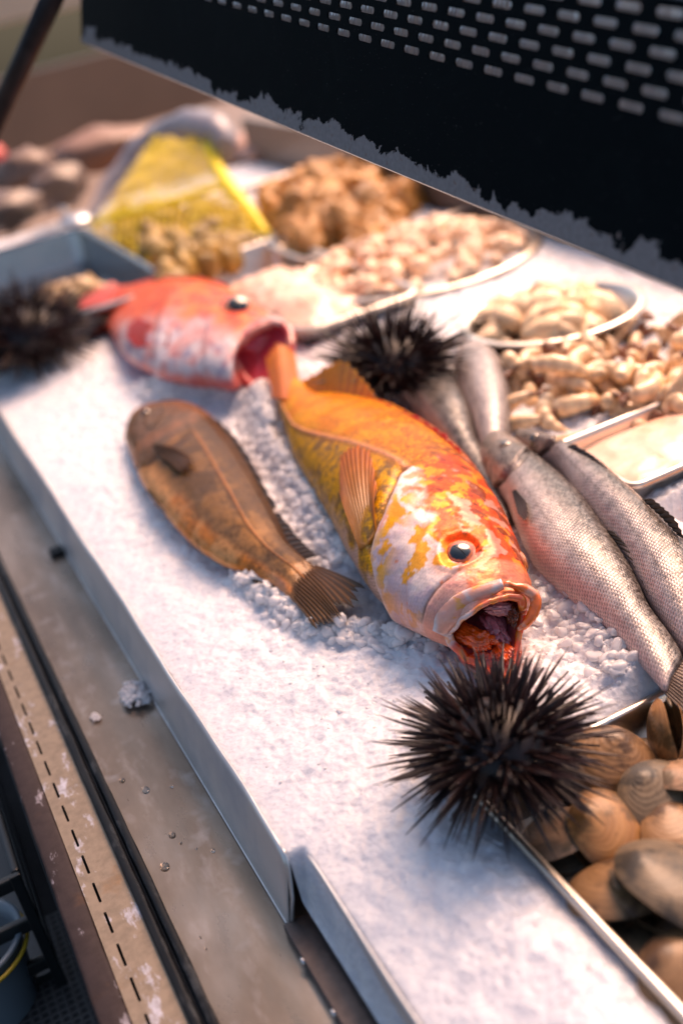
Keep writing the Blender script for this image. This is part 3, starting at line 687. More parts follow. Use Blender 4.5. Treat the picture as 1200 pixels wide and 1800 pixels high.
def locate(V, N, px, py, prt=None):
    q = proj(V); vd = V - CAM; vis = (vd * N).sum(-1) < 0; d = np.hypot(q[..., 0] - px, q[..., 1] - py) + (~vis) * 1e4
    i = np.unravel_index(np.argmin(d), d.shape)
    if prt: print('LOC', prt, 's=%.3f phi=%.0f d=%.1f' % (i[0] / (V.shape[0] - 1), 360 * i[1] / V.shape[1], d[i]))
    return i, V[i], N[i]
def side(V, N):   # orientation of faces
    f = grid_faces(V.shape[0], V.shape[1], True); a, b, c = V.reshape(-1, 3)[f[len(f) // 2][:3]]; n = np.cross(b - a, c - b); return f if n @ N.reshape(-1, 3)[f[len(f) // 2][0]] > 0 else f[:, ::-1]
def m_fish(name, rough=0.28, sx=0.0022, sy=0.0018, scale_amt=0.35, bumpd=0.0003, metallic=0.0, cell=0.25, sss=0.12, coat=0.5, sheen=(1, 1, 1), usemet=False, rnd=0.22, tint=(1, 1, 1), spec=0.25):
    t = NT(name); col = t.attr('Col'); at = t.attr('suv'); mp = t.new('Mapping'); mp.inputs['Scale'].default_value = (1 / sx, 1 / sy, 1); t.link(at.outputs['Vector'], mp.inputs[0])
    sp = t.new('SeparateXYZ'); t.link(mp.outputs[0], sp.inputs[0])
    X = t.math('ADD', sp.outputs[0], 0.0); Y = sp.outputs[1]
    # staggered scale rows: overlapping-scale height field
    row = t.math('FLOOR', X); par = t.math('MULTIPLY', t.math('MODULO', t.math('ABSOLUTE', row), 2.0), 0.5); 
    cb = t.new('CombineXYZ'); t.link(X, cb.inputs[0]); t.link(t.math('ADD', Y, par), cb.inputs[1])
    vo = t.voro(1.0, cb.outputs[0], rnd=rnd)
    vc = t.new('SeparateColor'); t.link(vo.outputs['Color'], vc.inputs[0])
    v = t.coord(); n = t.noise(500, 4, 0.6, v); nb = t.noise(60, 4, 0.6, v)
    edge = t.ramp(vo.outputs['Distance'], [(0.30, (0, 0, 0)), (0.62, (1, 1, 1))])
    s0_ = t.new('SeparateXYZ'); t.link(at.outputs['Vector'], s0_.inputs[0]); inv = t.math('SUBTRACT', 1.0, s0_.outputs[2])
    dk = t.math('MULTIPLY', t.math('MULTIPLY', edge, scale_amt), inv)
    c = t.mixc(dk, col.outputs['Color'], t.mixc(0.85, col.outputs['Color'], (0.02, 0.015, 0.012)))
    c = t.mixc(t.math('MULTIPLY', vc.outputs[0], cell), c, t.mixc(0.5, c, sheen))
    c = t.mixc(t.math('MULTIPLY', n, 0.22), c, tuple(np.array((0.02, 0.015, 0.01))))
    t.base(c)
    h = t.math('ADD', t.math('MULTIPLY', t.math('SUBTRACT', 1.0, vo.outputs['Distance']), 1.0), t.math('MULTIPLY', vc.outputs[1], 0.6))
    h = t.math('ADD', t.math('MULTIPLY', h, inv), t.math('MULTIPLY', nb, 0.8)); h = t.math('ADD', h, t.math('MULTIPLY', n, 0.3))
    t.bump(h, 0.75, bumpd)
    t.setp(Subsurface_Weight=sss, Subsurface_Radius=(0.006, 0.003, 0.002), Subsurface_Scale=1.0, Coat_Weight=coat * 0.5, Coat_Roughness=0.14, Metallic=metallic, Specular_IOR_Level=spec, Specular_Tint=tint, Coat_Tint=(*tint, 1))
    t.link(t.math('ADD', t.math('MULTIPLY', nb, 0.25), rough - 0.1), t.b.inputs['Roughness'])
    return t.m
def m_flesh(name, rough=0.25, coat=0.6, sss=0.25, bs=260, bd=0.0006):
    t = NT(name); col = t.attr('Col'); v = t.coord(); n = t.noise(bs, 5, 0.65, v)
    t.base(t.mixc(t.math('MULTIPLY', n, 0.35), col.outputs['Color'], (0.05, 0.01, 0.01))); t.bump(n, 0.5, bd)
    t.setp(Subsurface_Weight=sss, Subsurface_Radius=(0.006, 0.002, 0.0015), Roughness=rough, Coat_Weight=coat, Coat_Roughness=0.1); return t.m
def m_fin(name, transl=0.5, rough=0.35):
    t = NT(name); col = t.attr('Col'); at = t.attr('suv'); sp = t.new('SeparateXYZ'); t.link(at.outputs['Vector'], sp.inputs[0])
    v = t.coord(); n = t.noise(300, 4, 0.6, v); c = t.mixc(t.math('MULTIPLY', n, 0.3), col.outputs['Color'], (0.03, 0.015, 0.01)); t.base(c)
    tr_ = t.new('BsdfTranslucent'); t.link(col.outputs['Color'], tr_.inputs[0]); ms = t.new('MixShader'); ms.inputs[0].default_value = transl
    t.setp(Roughness=rough, Coat_Weight=0.4, Coat_Roughness=0.15); t.bump(n, 0.3, 0.0002)
    t.link(t.b.outputs[0], ms.inputs[1]); t.link(tr_.outputs[0], ms.inputs[2]); t.link(ms.outputs[0], t.out.inputs[0]); return t.m
M['fin'] = m_fin('fin_membrane'); M['flesh'] = m_flesh('mouth_flesh')
t = NT('eye_glaze'); t.link(t.attr('Col').outputs['Color'], t.b.inputs['Base Color']); t.setp(Roughness=0.12, Coat_Weight=1.0, Coat_Roughness=0.03); M['eye'] = t.m
def fin(name, base, tip, rays, cola, colb, root, jag=0.08, seed=0, per=7, along=30, ridge=0.0004, colray=None, thick=0.0004, curl=None, notch=0.0):
    """base/tip: lists of (px,py,z) curves; rays run base->tip"""
    m = rays * per; B = catmull([P(*q) if len(q) == 3 else q for q in base], m); T = catmull([P(*q) for q in tip], m)
    g = np.random.default_rng(seed); jl = 1 - jag * g.random(rays); k = np.arange(m) // per; f = (np.arange(m) % per) / (per - 1)
    len_ = jl[k] * (1 - (0.04 + jag * 0.5) * np.abs(f - 0.5) * 2) ; t = np.linspace(0, 1, along)[:, None]
    tt = t * len_[None, :]
    V = B[None] * (1 - tt[..., None]) + T[None] * tt[..., None]
    if curl is not None: V = V + (np.sin(tt * math.pi)[..., None] * np.array(curl))
    d1 = np.gradient(V, axis=0); d2 = np.gradient(V, axis=1); n = np.cross(d1, d2); n /= np.linalg.norm(n, axis=-1, keepdims=True) + 1e-9
    rid = np.cos((f - 0.5) * 2 * math.pi); V = V + n * (ridge * rid[None, :] * (1 - 0.5 * tt))[..., None]
    c = mix(cola, colb, np.broadcast_to(t, tt.shape)); cr_ = np.array(colray if colray is not None else np.array(cola) * 0.6)
    c = mix(c, cr_, np.broadcast_to(np.clip(0.55 * (1 - rid[None, :]) / 2, 0, 1), tt.shape)); c = c * (0.8 + 0.4 * fbm(V * 180, 3, seed))[..., None]
    o = add_mesh(name, V, grid_faces(along, m), M['fin'], root, True, c, np.stack([tt, np.broadcast_to(f, tt.shape), 0 * tt], -1)); solid(o, thick, 0); return o
def eye(root, c, n, r, look, iris, white, pupil=0.40, irisr=0.72, rimcol=None, name='eye', squash=0.55, rim=True, wside=None, pcol=(0.006, 0.010, 0.014)):
    bv, bf = ico(5); g = np.array(look, float); g /= np.linalg.norm(g); a = np.arccos(np.clip(bv @ g, -1, 1))
    ip = a / 1.25
    nz = fbm(bv * 6, 3, 2)
    ip = ip + 0.10 * (fbm(bv * 2.2, 2, 5) - 0.5) + 0.05 * (nz - 0.5); colr = mix(np.array(iris) * (0.2 + 1.5 * nz)[:, None], white, sm(irisr, irisr + 0.12, ip))
    if wside is not None:
        wv = np.array(wside, float); wv /= np.linalg.norm(wv); colr = mix(colr, white, sm(0.25, 0.5, bv @ wv) * sm(pupil + 0.08, pupil + 0.2, ip))
    colr = mix(pcol, colr, sm(pupil - 0.02, pupil + 0.03, ip)); ring = np.exp(-((ip - pupil - 0.06) / 0.03) ** 2); colr = mix(colr, (0.75, 0.45, 0.12), ring * 0.25)
    V = bv * r; V = V - np.outer(V @ n, n) * (1 - squash); o = add_mesh(name, V + c, bf, M['eye'], root, True, colr)
    if rim:
        u = np.cross(n, [0, 0, 1.0]); u /= np.linalg.norm(u); v = np.cross(n, u); an = np.linspace(0, 2 * math.pi, 49)
        path = [c + n * r * 0.03 + (u * math.cos(x) + v * math.sin(x)) * r * 1.02 for x in an]
        tv, tf = tube(np.array(path) + (fbm(np.array(path) * 220, 2, 6) - 0.5)[:, None] * r * 0.12, r * 0.10, 10, False); add_mesh('eye_rim', tv, tf, M['flesh'], o, True, np.tile(rimcol, (len(tv), 1)) * (0.6 + 0.8 * fbm(tv * 400, 3, 4))[:, None])
    return o
def lip(root, V, last, r0, col, name='lip', idx=None, mul=None):
    pass

# ---- orange rockfish ------------------------------------------------------
ORS = [(478, 640, 516, 632, 0.047, 0.0016), (479, 668, 522, 658, 0.046, 0.0045), (486, 700, 538, 680, 0.042, 0.010), (497, 745, 575, 700, 0.036, 0.017), (512, 800, 642, 706, 0.032, 0.027), (545, 860, 712, 732, 0.033, 0.037),
       (580, 920, 778, 772, 0.036, 0.044), (610, 975, 835, 822, 0.038, 0.047), (645, 1028, 880, 885, 0.038, 0.047), (688, 1068, 912, 945, 0.037, 0.042), (722, 1092, 930, 1000, 0.038, 0.033), (752, 1110, 938, 1034, 0.038, 0.027)]
ORU = [(920, 1078, 0.038), (918, 1052, 0.050), (892, 1048, 0.054), (850, 1062, 0.055), (815, 1084, 0.048), (796, 1102, 0.040), (784, 1116, 0.034)]
ORL = [(794, 1136, 0.026), (830, 1164, 0.020), (868, 1188, 0.018), (894, 1186, 0.018), (908, 1154, 0.022), (914, 1112, 0.030)]
Mo = 320
V = loft(ORS, M=Mo, per=30, power=2.1, low=0.8, up_loop=ORU, lo_loop=ORL)
N = gnormals(V); n_, m_ = V.shape[:2]
Sg = np.linspace(0, 13 / 12, n_)[:, None] + np.zeros((n_, m_)); Ph = (np.arange(m_) * 360 / m_)[None, :] + np.zeros((n_, m_))
OF = empty('orange_fish', P(700, 900, 0.0), 'large orange yellow rockfish with open mouth lying across the crushed ice', 'fish')
for nm, q in dict(eye=(812, 968), ope1=(700, 862), ope2=(683, 903), ope3=(665, 965), ope4=(690, 1050), lat0=(520, 745), lat1=(600, 768), lat2=(680, 795), lat3=(720, 820), crown=(870, 900), snout=(880, 1000), max1=(770, 1080), cheek=(740, 1000), fin0=(640, 960), fin1=(630, 800), belly=(590, 900), eye2=(930, 980), sp1=(740, 745), mx2=(830, 1040)).items():
    locate(V, N, *q, prt=nm)
def gcol(V, f, s): return fbm(V * f, 4, s)
sop = np.interp(Ph, [0, 60, 100, 109, 125, 151, 179, 200, 360], [0.70, 0.70, 0.705, 0.722, 0.742, 0.758, 0.814, 0.83, 0.70])
lat = np.interp(Sg, [0, 0.2, 0.397, 0.528, 0.639, 0.697, 0.74], [150, 150, 141, 116, 99, 92, 88])
# relief
disp = np.zeros((n_, m_)); ds = Sg - sop
fl = sm(75, 100, Ph) * sm(215, 190, Ph)
disp += fl * 0.0045 * sm(-0.002, 0.006, ds) * np.exp(-np.maximum(ds, 0) / 0.07)
disp -= fl * 0.0030 * np.exp(-((ds + 0.012) / 0.010) ** 2)
s2 = np.interp(Ph, [90, 110, 133, 160, 180], [0.80, 0.83, 0.852, 0.90, 0.93]); d2 = Sg - s2                # preopercle ridge
disp += sm(95, 110, Ph) * sm(185, 165, Ph) * 0.0016 * sm(-0.004, 0.008, d2) * np.exp(-np.maximum(d2, 0) / 0.05)
disp += 0.0012 * np.exp(-((Ph - lat) / 2.2) ** 2) * sm(0.75, 0.70, Sg)
de = np.hypot((Sg - 0.911) * 0.30 / 0.35 * 10, (Ph - 92) / 9.5 * 0.9)                                # socket
disp += 0.0009 * np.exp(-((np.hypot((Sg - 0.911) / 0.045, (Ph - 92) / 19) - 1.0) / 0.22) ** 2) - 0.004 * np.exp(-(np.hypot((Sg - 0.911) / 0.036, (Ph - 92) / 15)) ** 4)
disp += 0.0020 * np.exp(-((Ph - 62) / 7) ** 2) * sm(0.84, 0.88, Sg) * sm(0.97, 0.93, Sg)                 # brow ridge
disp -= 0.0015 * np.exp(-((Sg - 0.965) / 0.010) ** 2) * sm(95, 110, Ph) * sm(185, 165, Ph)               # fold above upper jaw
disp += 0.0007 * (gcol(V, 130, 3) - 0.5) * 2 * sm(0.70, 0.76, Sg)
disp += 0.0010 * (gcol(V, 40, 6) - 0.5) * 2
V0 = V.copy(); V = V + N * disp[..., None]; N = gnormals(V)
nA = gcol(V0, 60, 11); nB = gcol(V0, 170, 12); nC = gcol(V0, 330, 13); nD = gcol(V0, 95, 14); nE = gcol(V0, 45, 15)
c = mix(hx(252, 174, 4), hx(242, 148, 6), sm(0.4, 0.6, nA))
c = mix(c, hx(214, 84, 28), sm(60, 25, Ph) * sm(0.4, 0.62, Sg))
c = mix(c, hx(140, 70, 30), sm(0.50, 0.57, gcol(V0 * [1, 1, 1], 420, 13)) * 0.75 * sm(0.35, 0.6, Sg) * sm(150, 60, Ph))
c = mix(c, hx(128, 40, 22), sm(0.45, 0.60, nB) * sm(0.62, 0.70, Sg) * sm(100, 60, Ph) * 0.85)
below = sm(0, 7, Ph - lat) * (Ph < 250)
lowc = mix(hx(240, 182, 2), hx(150, 118, 70), sm(0.50, 0.60, nB)); lowc = mix(lowc, hx(120, 96, 66), sm(0.56, 0.70, nC) * 0.8)
c = mix(c, lowc, below * sm(0.2, 0.45, Sg))
bel = sm(160, 180, Ph + 60 * (nD - 0.5)) * sm(0.52, 0.70, Sg)
c = mix(c, hx(226, 196, 186), bel)
lb = np.exp(-((Ph - lat) / 2.6) ** 2) * sm(0.75, 0.70, Sg) * sm(0.1, 0.3, Sg); c = mix(c, hx(214, 152, 128), lb * 0.9)
c = mix(c, hx(120, 74, 50), np.exp(-((np.abs(Ph - lat) - 5) / 1.6) ** 2) * 0.55 * sm(0.75, 0.70, Sg) * sm(0.3, 0.4, Sg) * (nB > 0.45))
# head
hd = sm(-0.006, 0.004, ds + 0.012 * (nB - 0.5))
top = mix(hx(226, 66, 8), hx(252, 140, 8), sm(0.50, 0.54, nD)); top = mix(top, hx(120, 28, 14), sm(0.52, 0.57, gcol(V0, 95, 31)) * 0.92)
top = mix(top, hx(222, 160, 150), sm(0.60, 0.66, gcol(V0, 90, 33)) * 0.8)
top = mix(top, hx(120, 30, 16), sm(0.50, 0.62, nB) * sm(0.76, 0.72, Sg) * 0.8)
chk = mix(hx(240, 230, 232), hx(204, 190, 208), sm(0.45, 0.68, nA)); chk = mix(chk, hx(236, 168, 30), sm(0.57, 0.62, gcol(V0, 70, 41)) * sm(0.98, 0.93, Sg) * 0.95)
chk = mix(chk, hx(236, 120, 50), sm(0.57, 0.63, gcol(V0, 80, 43)) * 0.7); chk = mix(chk, hx(240, 178, 20), sm(0.50, 0.54, nD) * np.exp(-((ds - 0.03) / 0.03) ** 2) * 0.9)
chk = mix(chk, hx(228, 170, 160), sm(150, 175, Ph) * 0.6)
hc = mix(top, chk, sm(92, 108, Ph + 46 * (nE - 0.5) + 22 * (nB - 0.5) + 14 * sm(0.78, 0.72, Sg)))
er = np.hypot((Sg - 0.911) / 0.05, (Ph - 92) / 21); hc = mix(hc, hx(236, 130, 22), np.exp(-((er - 1.15) / 0.25) ** 2) * 0.35 * sm(0.4, 0.5, nB + 0.05))
hc = mix(hc, hx(226, 212, 216), np.exp(-((ds - 0.004) / 0.007) ** 2) * sm(95, 115, Ph) * 0.8)
hc = mix(hc, hx(226, 150, 128), sm(0.955, 0.985, Sg) * 0.65)
c = mix(c, hc, hd)
c = mix(c, hx(96, 50, 38), np.exp(-((ds + 0.010) / 0.006) ** 2) * fl * 0.7)  # shade in the crease behind the gill cover, put into the colour
c = mix(c, hx(90, 62, 60), np.exp(-((Sg - 0.966) / 0.006) ** 2) * sm(100, 115, Ph) * sm(180, 160, Ph) * 0.8)
M['orange'] = m_fish('orange_fish_skin', 0.36, 0.0026, 0.0026, 0.7, 0.00045, 0.18, 0.15, 0.05, 0.25, (0.95, 0.55, 0.1), rnd=0.4, tint=(1.0, 0.55, 0.2), spec=0.12)
add_mesh('body', V, side(V, N), M['orange'], OF, True, c, suv_of(V0) + (hd * 0.8)[..., None] * np.array([0, 0, 1.0]))
Vor, Nor = V, N
loop = V[-1]
# lips: thick rolled rim following the mouth opening
mc = loop.mean(0); Lr = 0.0016 + 0.0014 * np.cos(np.radians(np.arange(m_) * 360 / m_ - 20)) ** 2
pth = np.vstack([loop, loop[:1]]); pth = pth + (mc - pth) * 0.03 + (fbm(pth * 150, 3, 77) - 0.5)[:, None] * 0.003
tv, tf = tube(pth[::2], np.r_[Lr, Lr[:1]][::2], 18, False); a = np.repeat(np.r_[np.arange(m_) * 360 / m_, 360][::2], 18)
lc = mix(hx(226, 206, 204), hx(236, 110, 60), sm(120, 80, a + 60 * (fbm(tv * 120, 3, 5) - 0.5))); lc = mix(lc, hx(240, 84, 24), sm(195, 215, a)); lc = mix(lc, hx(236, 150, 24), sm(0.54, 0.6, fbm(tv * 200, 3, 8)) * 0.6)
add_mesh('lip', tv, tf, M['flesh'], OF, True, lc)
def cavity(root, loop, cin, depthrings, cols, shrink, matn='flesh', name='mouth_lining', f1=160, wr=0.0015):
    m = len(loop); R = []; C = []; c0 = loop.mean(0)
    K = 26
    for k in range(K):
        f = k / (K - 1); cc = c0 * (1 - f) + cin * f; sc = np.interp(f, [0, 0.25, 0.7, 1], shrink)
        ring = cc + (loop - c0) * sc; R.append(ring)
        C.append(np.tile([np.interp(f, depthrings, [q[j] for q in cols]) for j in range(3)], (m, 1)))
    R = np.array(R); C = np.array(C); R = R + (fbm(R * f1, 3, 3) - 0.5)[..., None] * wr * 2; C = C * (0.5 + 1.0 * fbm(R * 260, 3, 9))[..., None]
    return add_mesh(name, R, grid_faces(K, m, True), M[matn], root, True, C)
ax_ = V[-40].mean(0) - V[-1].mean(0); ax_ /= np.linalg.norm(ax_); cin = V[-1].mean(0) + ax_ * 0.032
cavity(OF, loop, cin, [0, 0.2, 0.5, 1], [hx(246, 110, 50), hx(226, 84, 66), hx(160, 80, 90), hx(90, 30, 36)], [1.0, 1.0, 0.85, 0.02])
def lobe(root, name, px, py, z, rad, rot, col, seed, mat='flesh'):
    bv, bf = ico(5); R3 = np.array(Euler([math.radians(q) for q in rot]).to_matrix()); v = bv * (1 + 1.1 * (fbm(bv * 2.0 + seed, 4, seed) - 0.5) + 0.5 * (fbm(bv * 7, 3, seed) - 0.5))[:, None] * rad; v = v @ R3.T + P(px, py, z)
    cc = np.array(col)[None] * (0.55 + 0.9 * fbm(v * 220, 3, seed))[:, None]; return add_mesh(name, v, bf, M[mat], root, True, cc)
lobe(OF, 'mouth_flap', 832, 1120, 0.028, (0.0075, 0.016, 0.006), (0, 0, 14), hx(246, 96, 16), 3)
lobe(OF, 'tongue', 866, 1098, 0.030, (0.0075, 0.017, 0.006), (10, 0, -14), hx(196, 112, 120), 4)
lobe(OF, 'mouth_flap', 884, 1142, 0.022, (0.0070, 0.015, 0.005), (0, 0, -14), hx(248, 92, 24), 6)
lobe(OF, 'mouth_flap', 848, 1150, 0.020, (0.0075, 0.010, 0.004), (0, 0, 20), hx(236, 74, 30), 8)
lobe(OF, 'gill_arch', 900, 1082, 0.038, (0.0030, 0.010, 0.006), (0, 20, -20), hx(120, 60, 30), 5)
lobe(OF, 'gill_arch', 880, 1072, 0.042, (0.0100, 0.004, 0.004), (0, 20, -20), hx(220, 150, 150), 9)
# hooked right corner of the upper lip
hk = catmull([P(884, 1030, 0.060), P(918, 1032, 0.056), P(938, 1046, 0.050), P(940, 1068, 0.044), P(928, 1090, 0.038), P(910, 1106, 0.034)], 40)
tv, tf = tube(hk, np.interp(np.linspace(0, 1, 40), [0, 0.3, 0.7, 1], [0.0020, 0.0038, 0.0036, 0.0012]), 16); tv = np.asarray(tv); tv = tv + (fbm(tv * 150, 3, 4) - 0.5)[:, None] * 0.003
add_mesh('lip_corner', tv, tf, M['flesh'], OF, True, mix(hx(246, 120, 36), hx(238, 170, 140), sm(0.5, 0.6, fbm(tv * 120, 3, 6))))
g_ = np.random.default_rng(2); tl_ = []
for f_ in np.linspace(0.08, 0.42, 26):
    q = V[-1][int(f_ * m_)] + g_.normal(size=3) * 0.0004; d_ = np.array([0, 0, -1.0]) * 0.0022 + ax_ * 0.0003 if False else np.array([0, 0, -0.0022]); tl_.append(tube([q, q + d_ * 0.6, q + d_], [0.0005, 0.0004, 0.0001], 5))
v_, f_ = joinvf(tl_); o = add_mesh('small_teeth', v_, f_, M['flesh'], OF, True, np.tile(hx(240, 226, 214), (len(v_), 1)))
# lower jaw: scoop under the tongue
jt = [(796, 1128, 0.020), (812, 1165, 0.012), (850, 1192, 0.010), (884, 1202, 0.012), (905, 1188, 0.014), (916, 1150, 0.022)]
jb = [(790, 1100, 0.006), (800, 1140, 0.0), (840, 1165, -0.002), (880, 1180, 0.0), (905, 1160, 0.002), (912, 1110, 0.01)]
A = catmull([P(*q) for q in jt], 60); B = catmull([P(*q) for q in jb], 60); Ain = catmull([P(q[0] + (870 - q[0]) * 0.22, q[1] - 26, q[2] - 0.002) for q in jt], 60)
JV = np.array([B * (1 - f) + A * f for f in np.linspace(0, 1, 8)] + [A * (1 - f) + Ain * f + [0, 0, 0.0022 * math.sin(f * 3.14) - 0.002 * f] for f in np.linspace(0.15, 1, 8)])
jc = mix(hx(236, 86, 24), hx(226, 150, 130), sm(0.5, 0.62, fbm(JV * 110, 3, 2)))
o = add_mesh('lower_jaw', JV, grid_faces(16, 60), M['flesh'], OF, True, jc); solid(o, 0.0016, 0)
# maxilla: pale plate along the left of the upper jaw
xt = [(760, 1108, 0.037), (766, 1078, 0.048), (792, 1052, 0.056), (832, 1032, 0.061), (880, 1018, 0.062)]; xb = [(782, 1118, 0.034), (800, 1096, 0.042), (822, 1074, 0.048), (852, 1054, 0.054), (885, 1034, 0.058)]
A = catmull([P(*q) for q in xt], 50); B = catmull([P(*q) for q in xb], 50); toc = (CAM - A.mean(0)); toc /= np.linalg.norm(toc)
XV = np.array([A * (1 - f) + B * f + toc * (0.0026 * math.sin(f * math.pi) ** 0.7 + 0.0026) for f in np.linspace(0, 1, 14)])
xc = mix(hx(220, 216, 220), hx(228, 170, 150), sm(0.45, 0.65, fbm(XV * 90, 3, 2))); xc = mix(xc, hx(232, 168, 30), sm(0.58, 0.63, fbm(XV * 160, 3, 7)) * 0.7)
o = add_mesh('upper_jaw_plate', XV, grid_faces(14, 50), M['flesh'], OF, True, xc); solid(o, 0.0012, 0)
i, p_, n1 = locate(V, N, 812, 968)
lookd = n1 * 0.75 + (CAM - p_) / np.linalg.norm(CAM - p_) * 0.5
eye(OF, p_ - n1 * 0.0042, n1, 0.0122, lookd + np.array([-0.18, -0.05, 0.12]), hx(190, 84, 20), hx(226, 176, 140), 0.44, 0.84, hx(140, 56, 28), squash=0.72, wside=(0.35, -0.75, -0.5))
i, p_, n1 = locate(V, N, 926, 985)
eye(OF, p_ - n1 * 0.0055, n1, 0.010, n1 + np.array([0.2, 0, 0]), hx(200, 110, 40), hx(226, 170, 130), 0.40, 0.9, hx(224, 140, 90), squash=0.8)
# spines on gill cover
for a_, b_ in ():
    i1, q1, nn1 = locate(V, N, a_[0] + 12, a_[1] + 14); z_ = q1[2]
    pa = q1; pb = P(b_[0], b_[1], z_ + 0.003); k = np.linspace(0, 1, 7)[:, None]; tv, tf = tube(pa * (1 - k) + pb * k, np.linspace(0.0030, 0.0003, 7), 8)
    add_mesh('gill_spine', tv, tf, M['flesh'], OF, True, np.tile(hx(232, 190, 176), (len(tv), 1)))
org, ylw = hx(252, 150, 6), hx(255, 186, 30)
fin('tail_fin', [(480, 700, 0.044), (502, 702, 0.050), (528, 690, 0.044)], [(467, 626, 0.056), (490, 600, 0.068), (518, 616, 0.054)], 12, hx(248, 150, 10), ylw, OF, 0.05, 1, colray=hx(220, 104, 8), ridge=0.0003)
fin('soft_dorsal_fin', [(544, 716, 0.036), (590, 712, 0.046), (664, 716, 0.056)], [(530, 668, 0.050), (566, 644, 0.070), (598, 630, 0.078), (640, 664, 0.074), (664, 704, 0.060)], 13, hx(255, 176, 20), hx(255, 200, 60), OF, 0.09, 2, colray=hx(206, 100, 10), ridge=0.0005)
fin('spiny_dorsal_fin', [(660, 718, 0.058), (700, 736, 0.064), (760, 772, 0.068), (806, 808, 0.068)], [(664, 700, 0.064), (712, 720, 0.072), (772, 752, 0.076), (812, 792, 0.072)], 10, hx(226, 84, 30), hx(236, 60, 34), OF, 0.25, 3, colray=hx(240, 130, 60), ridge=0.0006)
fb = []
for q in ((634, 968), (650, 958), (664, 938)):
    i1, q1, nn1 = locate(V, N, *q); fb.append(q1 + nn1 * 0.0005)
ft = []
for q, up in (((602, 862), 0.003), ((604, 808), 0.005), ((630, 790), 0.007), ((656, 802), 0.006), ((668, 866), 0.004)):
    i1, q1, nn1 = locate(V, N, *q); ft.append(tuple(q1 + nn1 * up))
def fin_w(name, base, tip, *a, **k):
    global P
    Po = P; P = lambda x, y, z: np.array([x, y, z]); r = fin(name, [tuple(b) for b in base], [tuple(b) for b in tip], *a, **k); P = Po; return r
fin_w('pectoral_fin', fb, ft, 13, hx(244, 190, 60), hx(244, 150, 24), OF, 0.04, 4, colray=hx(150, 56, 20), ridge=0.0007, thick=0.0003, curl=tuple(np.array(nn1) * 0.004))

# ---- brown rockfish -------------------------------------------------------
BRS = [(223, 785, 222, 762, 0.016, 0.006), (227, 798, 238, 724, 0.016, 0.013), (234, 815, 270, 710, 0.017, 0.017), (243, 838, 318, 708, 0.018, 0.020), (262, 870, 364, 727, 0.020, 0.023), (293, 908, 411, 776, 0.020, 0.022),
       (333, 952, 450, 838, 0.019, 0.021), (388, 990, 487, 905, 0.018, 0.018), (440, 1010, 512, 957, 0.017, 0.013), (486, 1034, 545, 988, 0.018, 0.011), (506, 1048, 562, 1002, 0.018, 0.006), (528, 1064, 580, 1018, 0.019, 0.0018)]
V = loft(BRS, M=240, per=28, power=2.1, low=0.7, tail_close=True, head_close=True); N = gnormals(V); n_, m_ = V.shape[:2]
Sg = np.linspace(0, 1, n_)[:, None] + np.zeros((n_, m_)); Ph = (np.arange(m_) * 360 / m_)[None, :] + np.zeros((n_, m_))
L = {}
for nm, q in dict(l0=(330, 740), l1=(385, 830), l2=(405, 880), l3=(470, 955), l4=(530, 1005), g0=(236, 806), g1=(278, 765), g2=(305, 740), pec=(275, 790), h1=(400, 780), h2=(460, 880), bel=(300, 890), eye=(262, 722), belc=(270, 850), mth=(228, 770), bc2=(395, 960)).items(): L[nm] = locate(V, N, *q, prt='B' + nm)

latB = np.interp(Sg, [0.3, 0.40, 0.435, 0.565, 0.622, 0.75, 0.884, 1], [72, 72, 74, 82, 90, 94, 88, 88])
nA = gcol(V, 60, 51); nB = gcol(V, 170, 52); nC = gcol(V, 360, 53); nD = gcol(V, 28, 54)
gs = np.interp(Ph, [60, 86, 108, 140, 171, 200, 360], [0.41, 0.405, 0.390, 0.345, 0.271, 0.26, 0.41]); dg = Sg - gs; gm = sm(70, 92, Ph) * sm(215, 195, Ph)
disp = -0.0020 * np.exp(-((dg - 0.012) / 0.010) ** 2) * gm + 0.0004 * sm(0.004, -0.004, dg) * np.exp(np.minimum(dg, 0) / 0.05) * gm
disp += 0.0010 * np.exp(-((Ph - 48) / 6) ** 2) * sm(0.35, 0.45, Sg) + 0.0006 * np.exp(-((Ph - latB) / 2.5) ** 2) * sm(0.38, 0.42, Sg) + 0.0009 * (gcol(V, 45, 8) - 0.5) * 2 + 0.001 * (gcol(V, 110, 8) - 0.5) * sm(0.42, 0.36, Sg)
disp += 0.0012 * np.exp(-(np.hypot((Sg - 0.300) / 0.03, (Ph - 84) / 16) - 1) ** 2 / 0.06)
c = mix(hx(116, 86, 46), hx(56, 38, 16), sm(0.42, 0.56, nA + 0.3 * (nB - 0.5))); c = mix(c, hx(58, 38, 16), sm(78, 56, Ph) * 0.8)
c = mix(c, hx(134, 110, 84), np.exp(-((Ph - 70) / 8) ** 2) * 0.2)
c = mix(c, hx(120, 100, 76), sm(100, 130, Ph) * 0.5 * sm(0.4, 0.5, Sg))
c = mix(c, hx(160, 124, 96), sm(118, 145, Ph) * sm(0.6, 0.7, Sg) * 0.8)
bl = sm(138, 162, Ph + 14 + 16 * (nA - 0.5) + 12 * (nB - 0.5)) * sm(0.28, 0.34, Sg); c = mix(c, mix(hx(244, 186, 122), hx(230, 146, 60), sm(0.45, 0.6, nD)), bl)
c = mix(c, hx(216, 164, 140), sm(130, 150, Ph) * np.exp(-((Sg - 0.79) / 0.05) ** 2) * 0.8); c = mix(c, hx(216, 134, 60), sm(110, 145, Ph) * sm(0.86, 0.92, Sg) * 0.8)
c = mix(c, hx(44, 30, 18), (nC > 0.60) * 0.55 * sm(0.4, 0.5, Sg) * sm(175, 120, Ph)); c = mix(c, hx(52, 34, 18), sm(0.56, 0.66, nB) * 0.5)
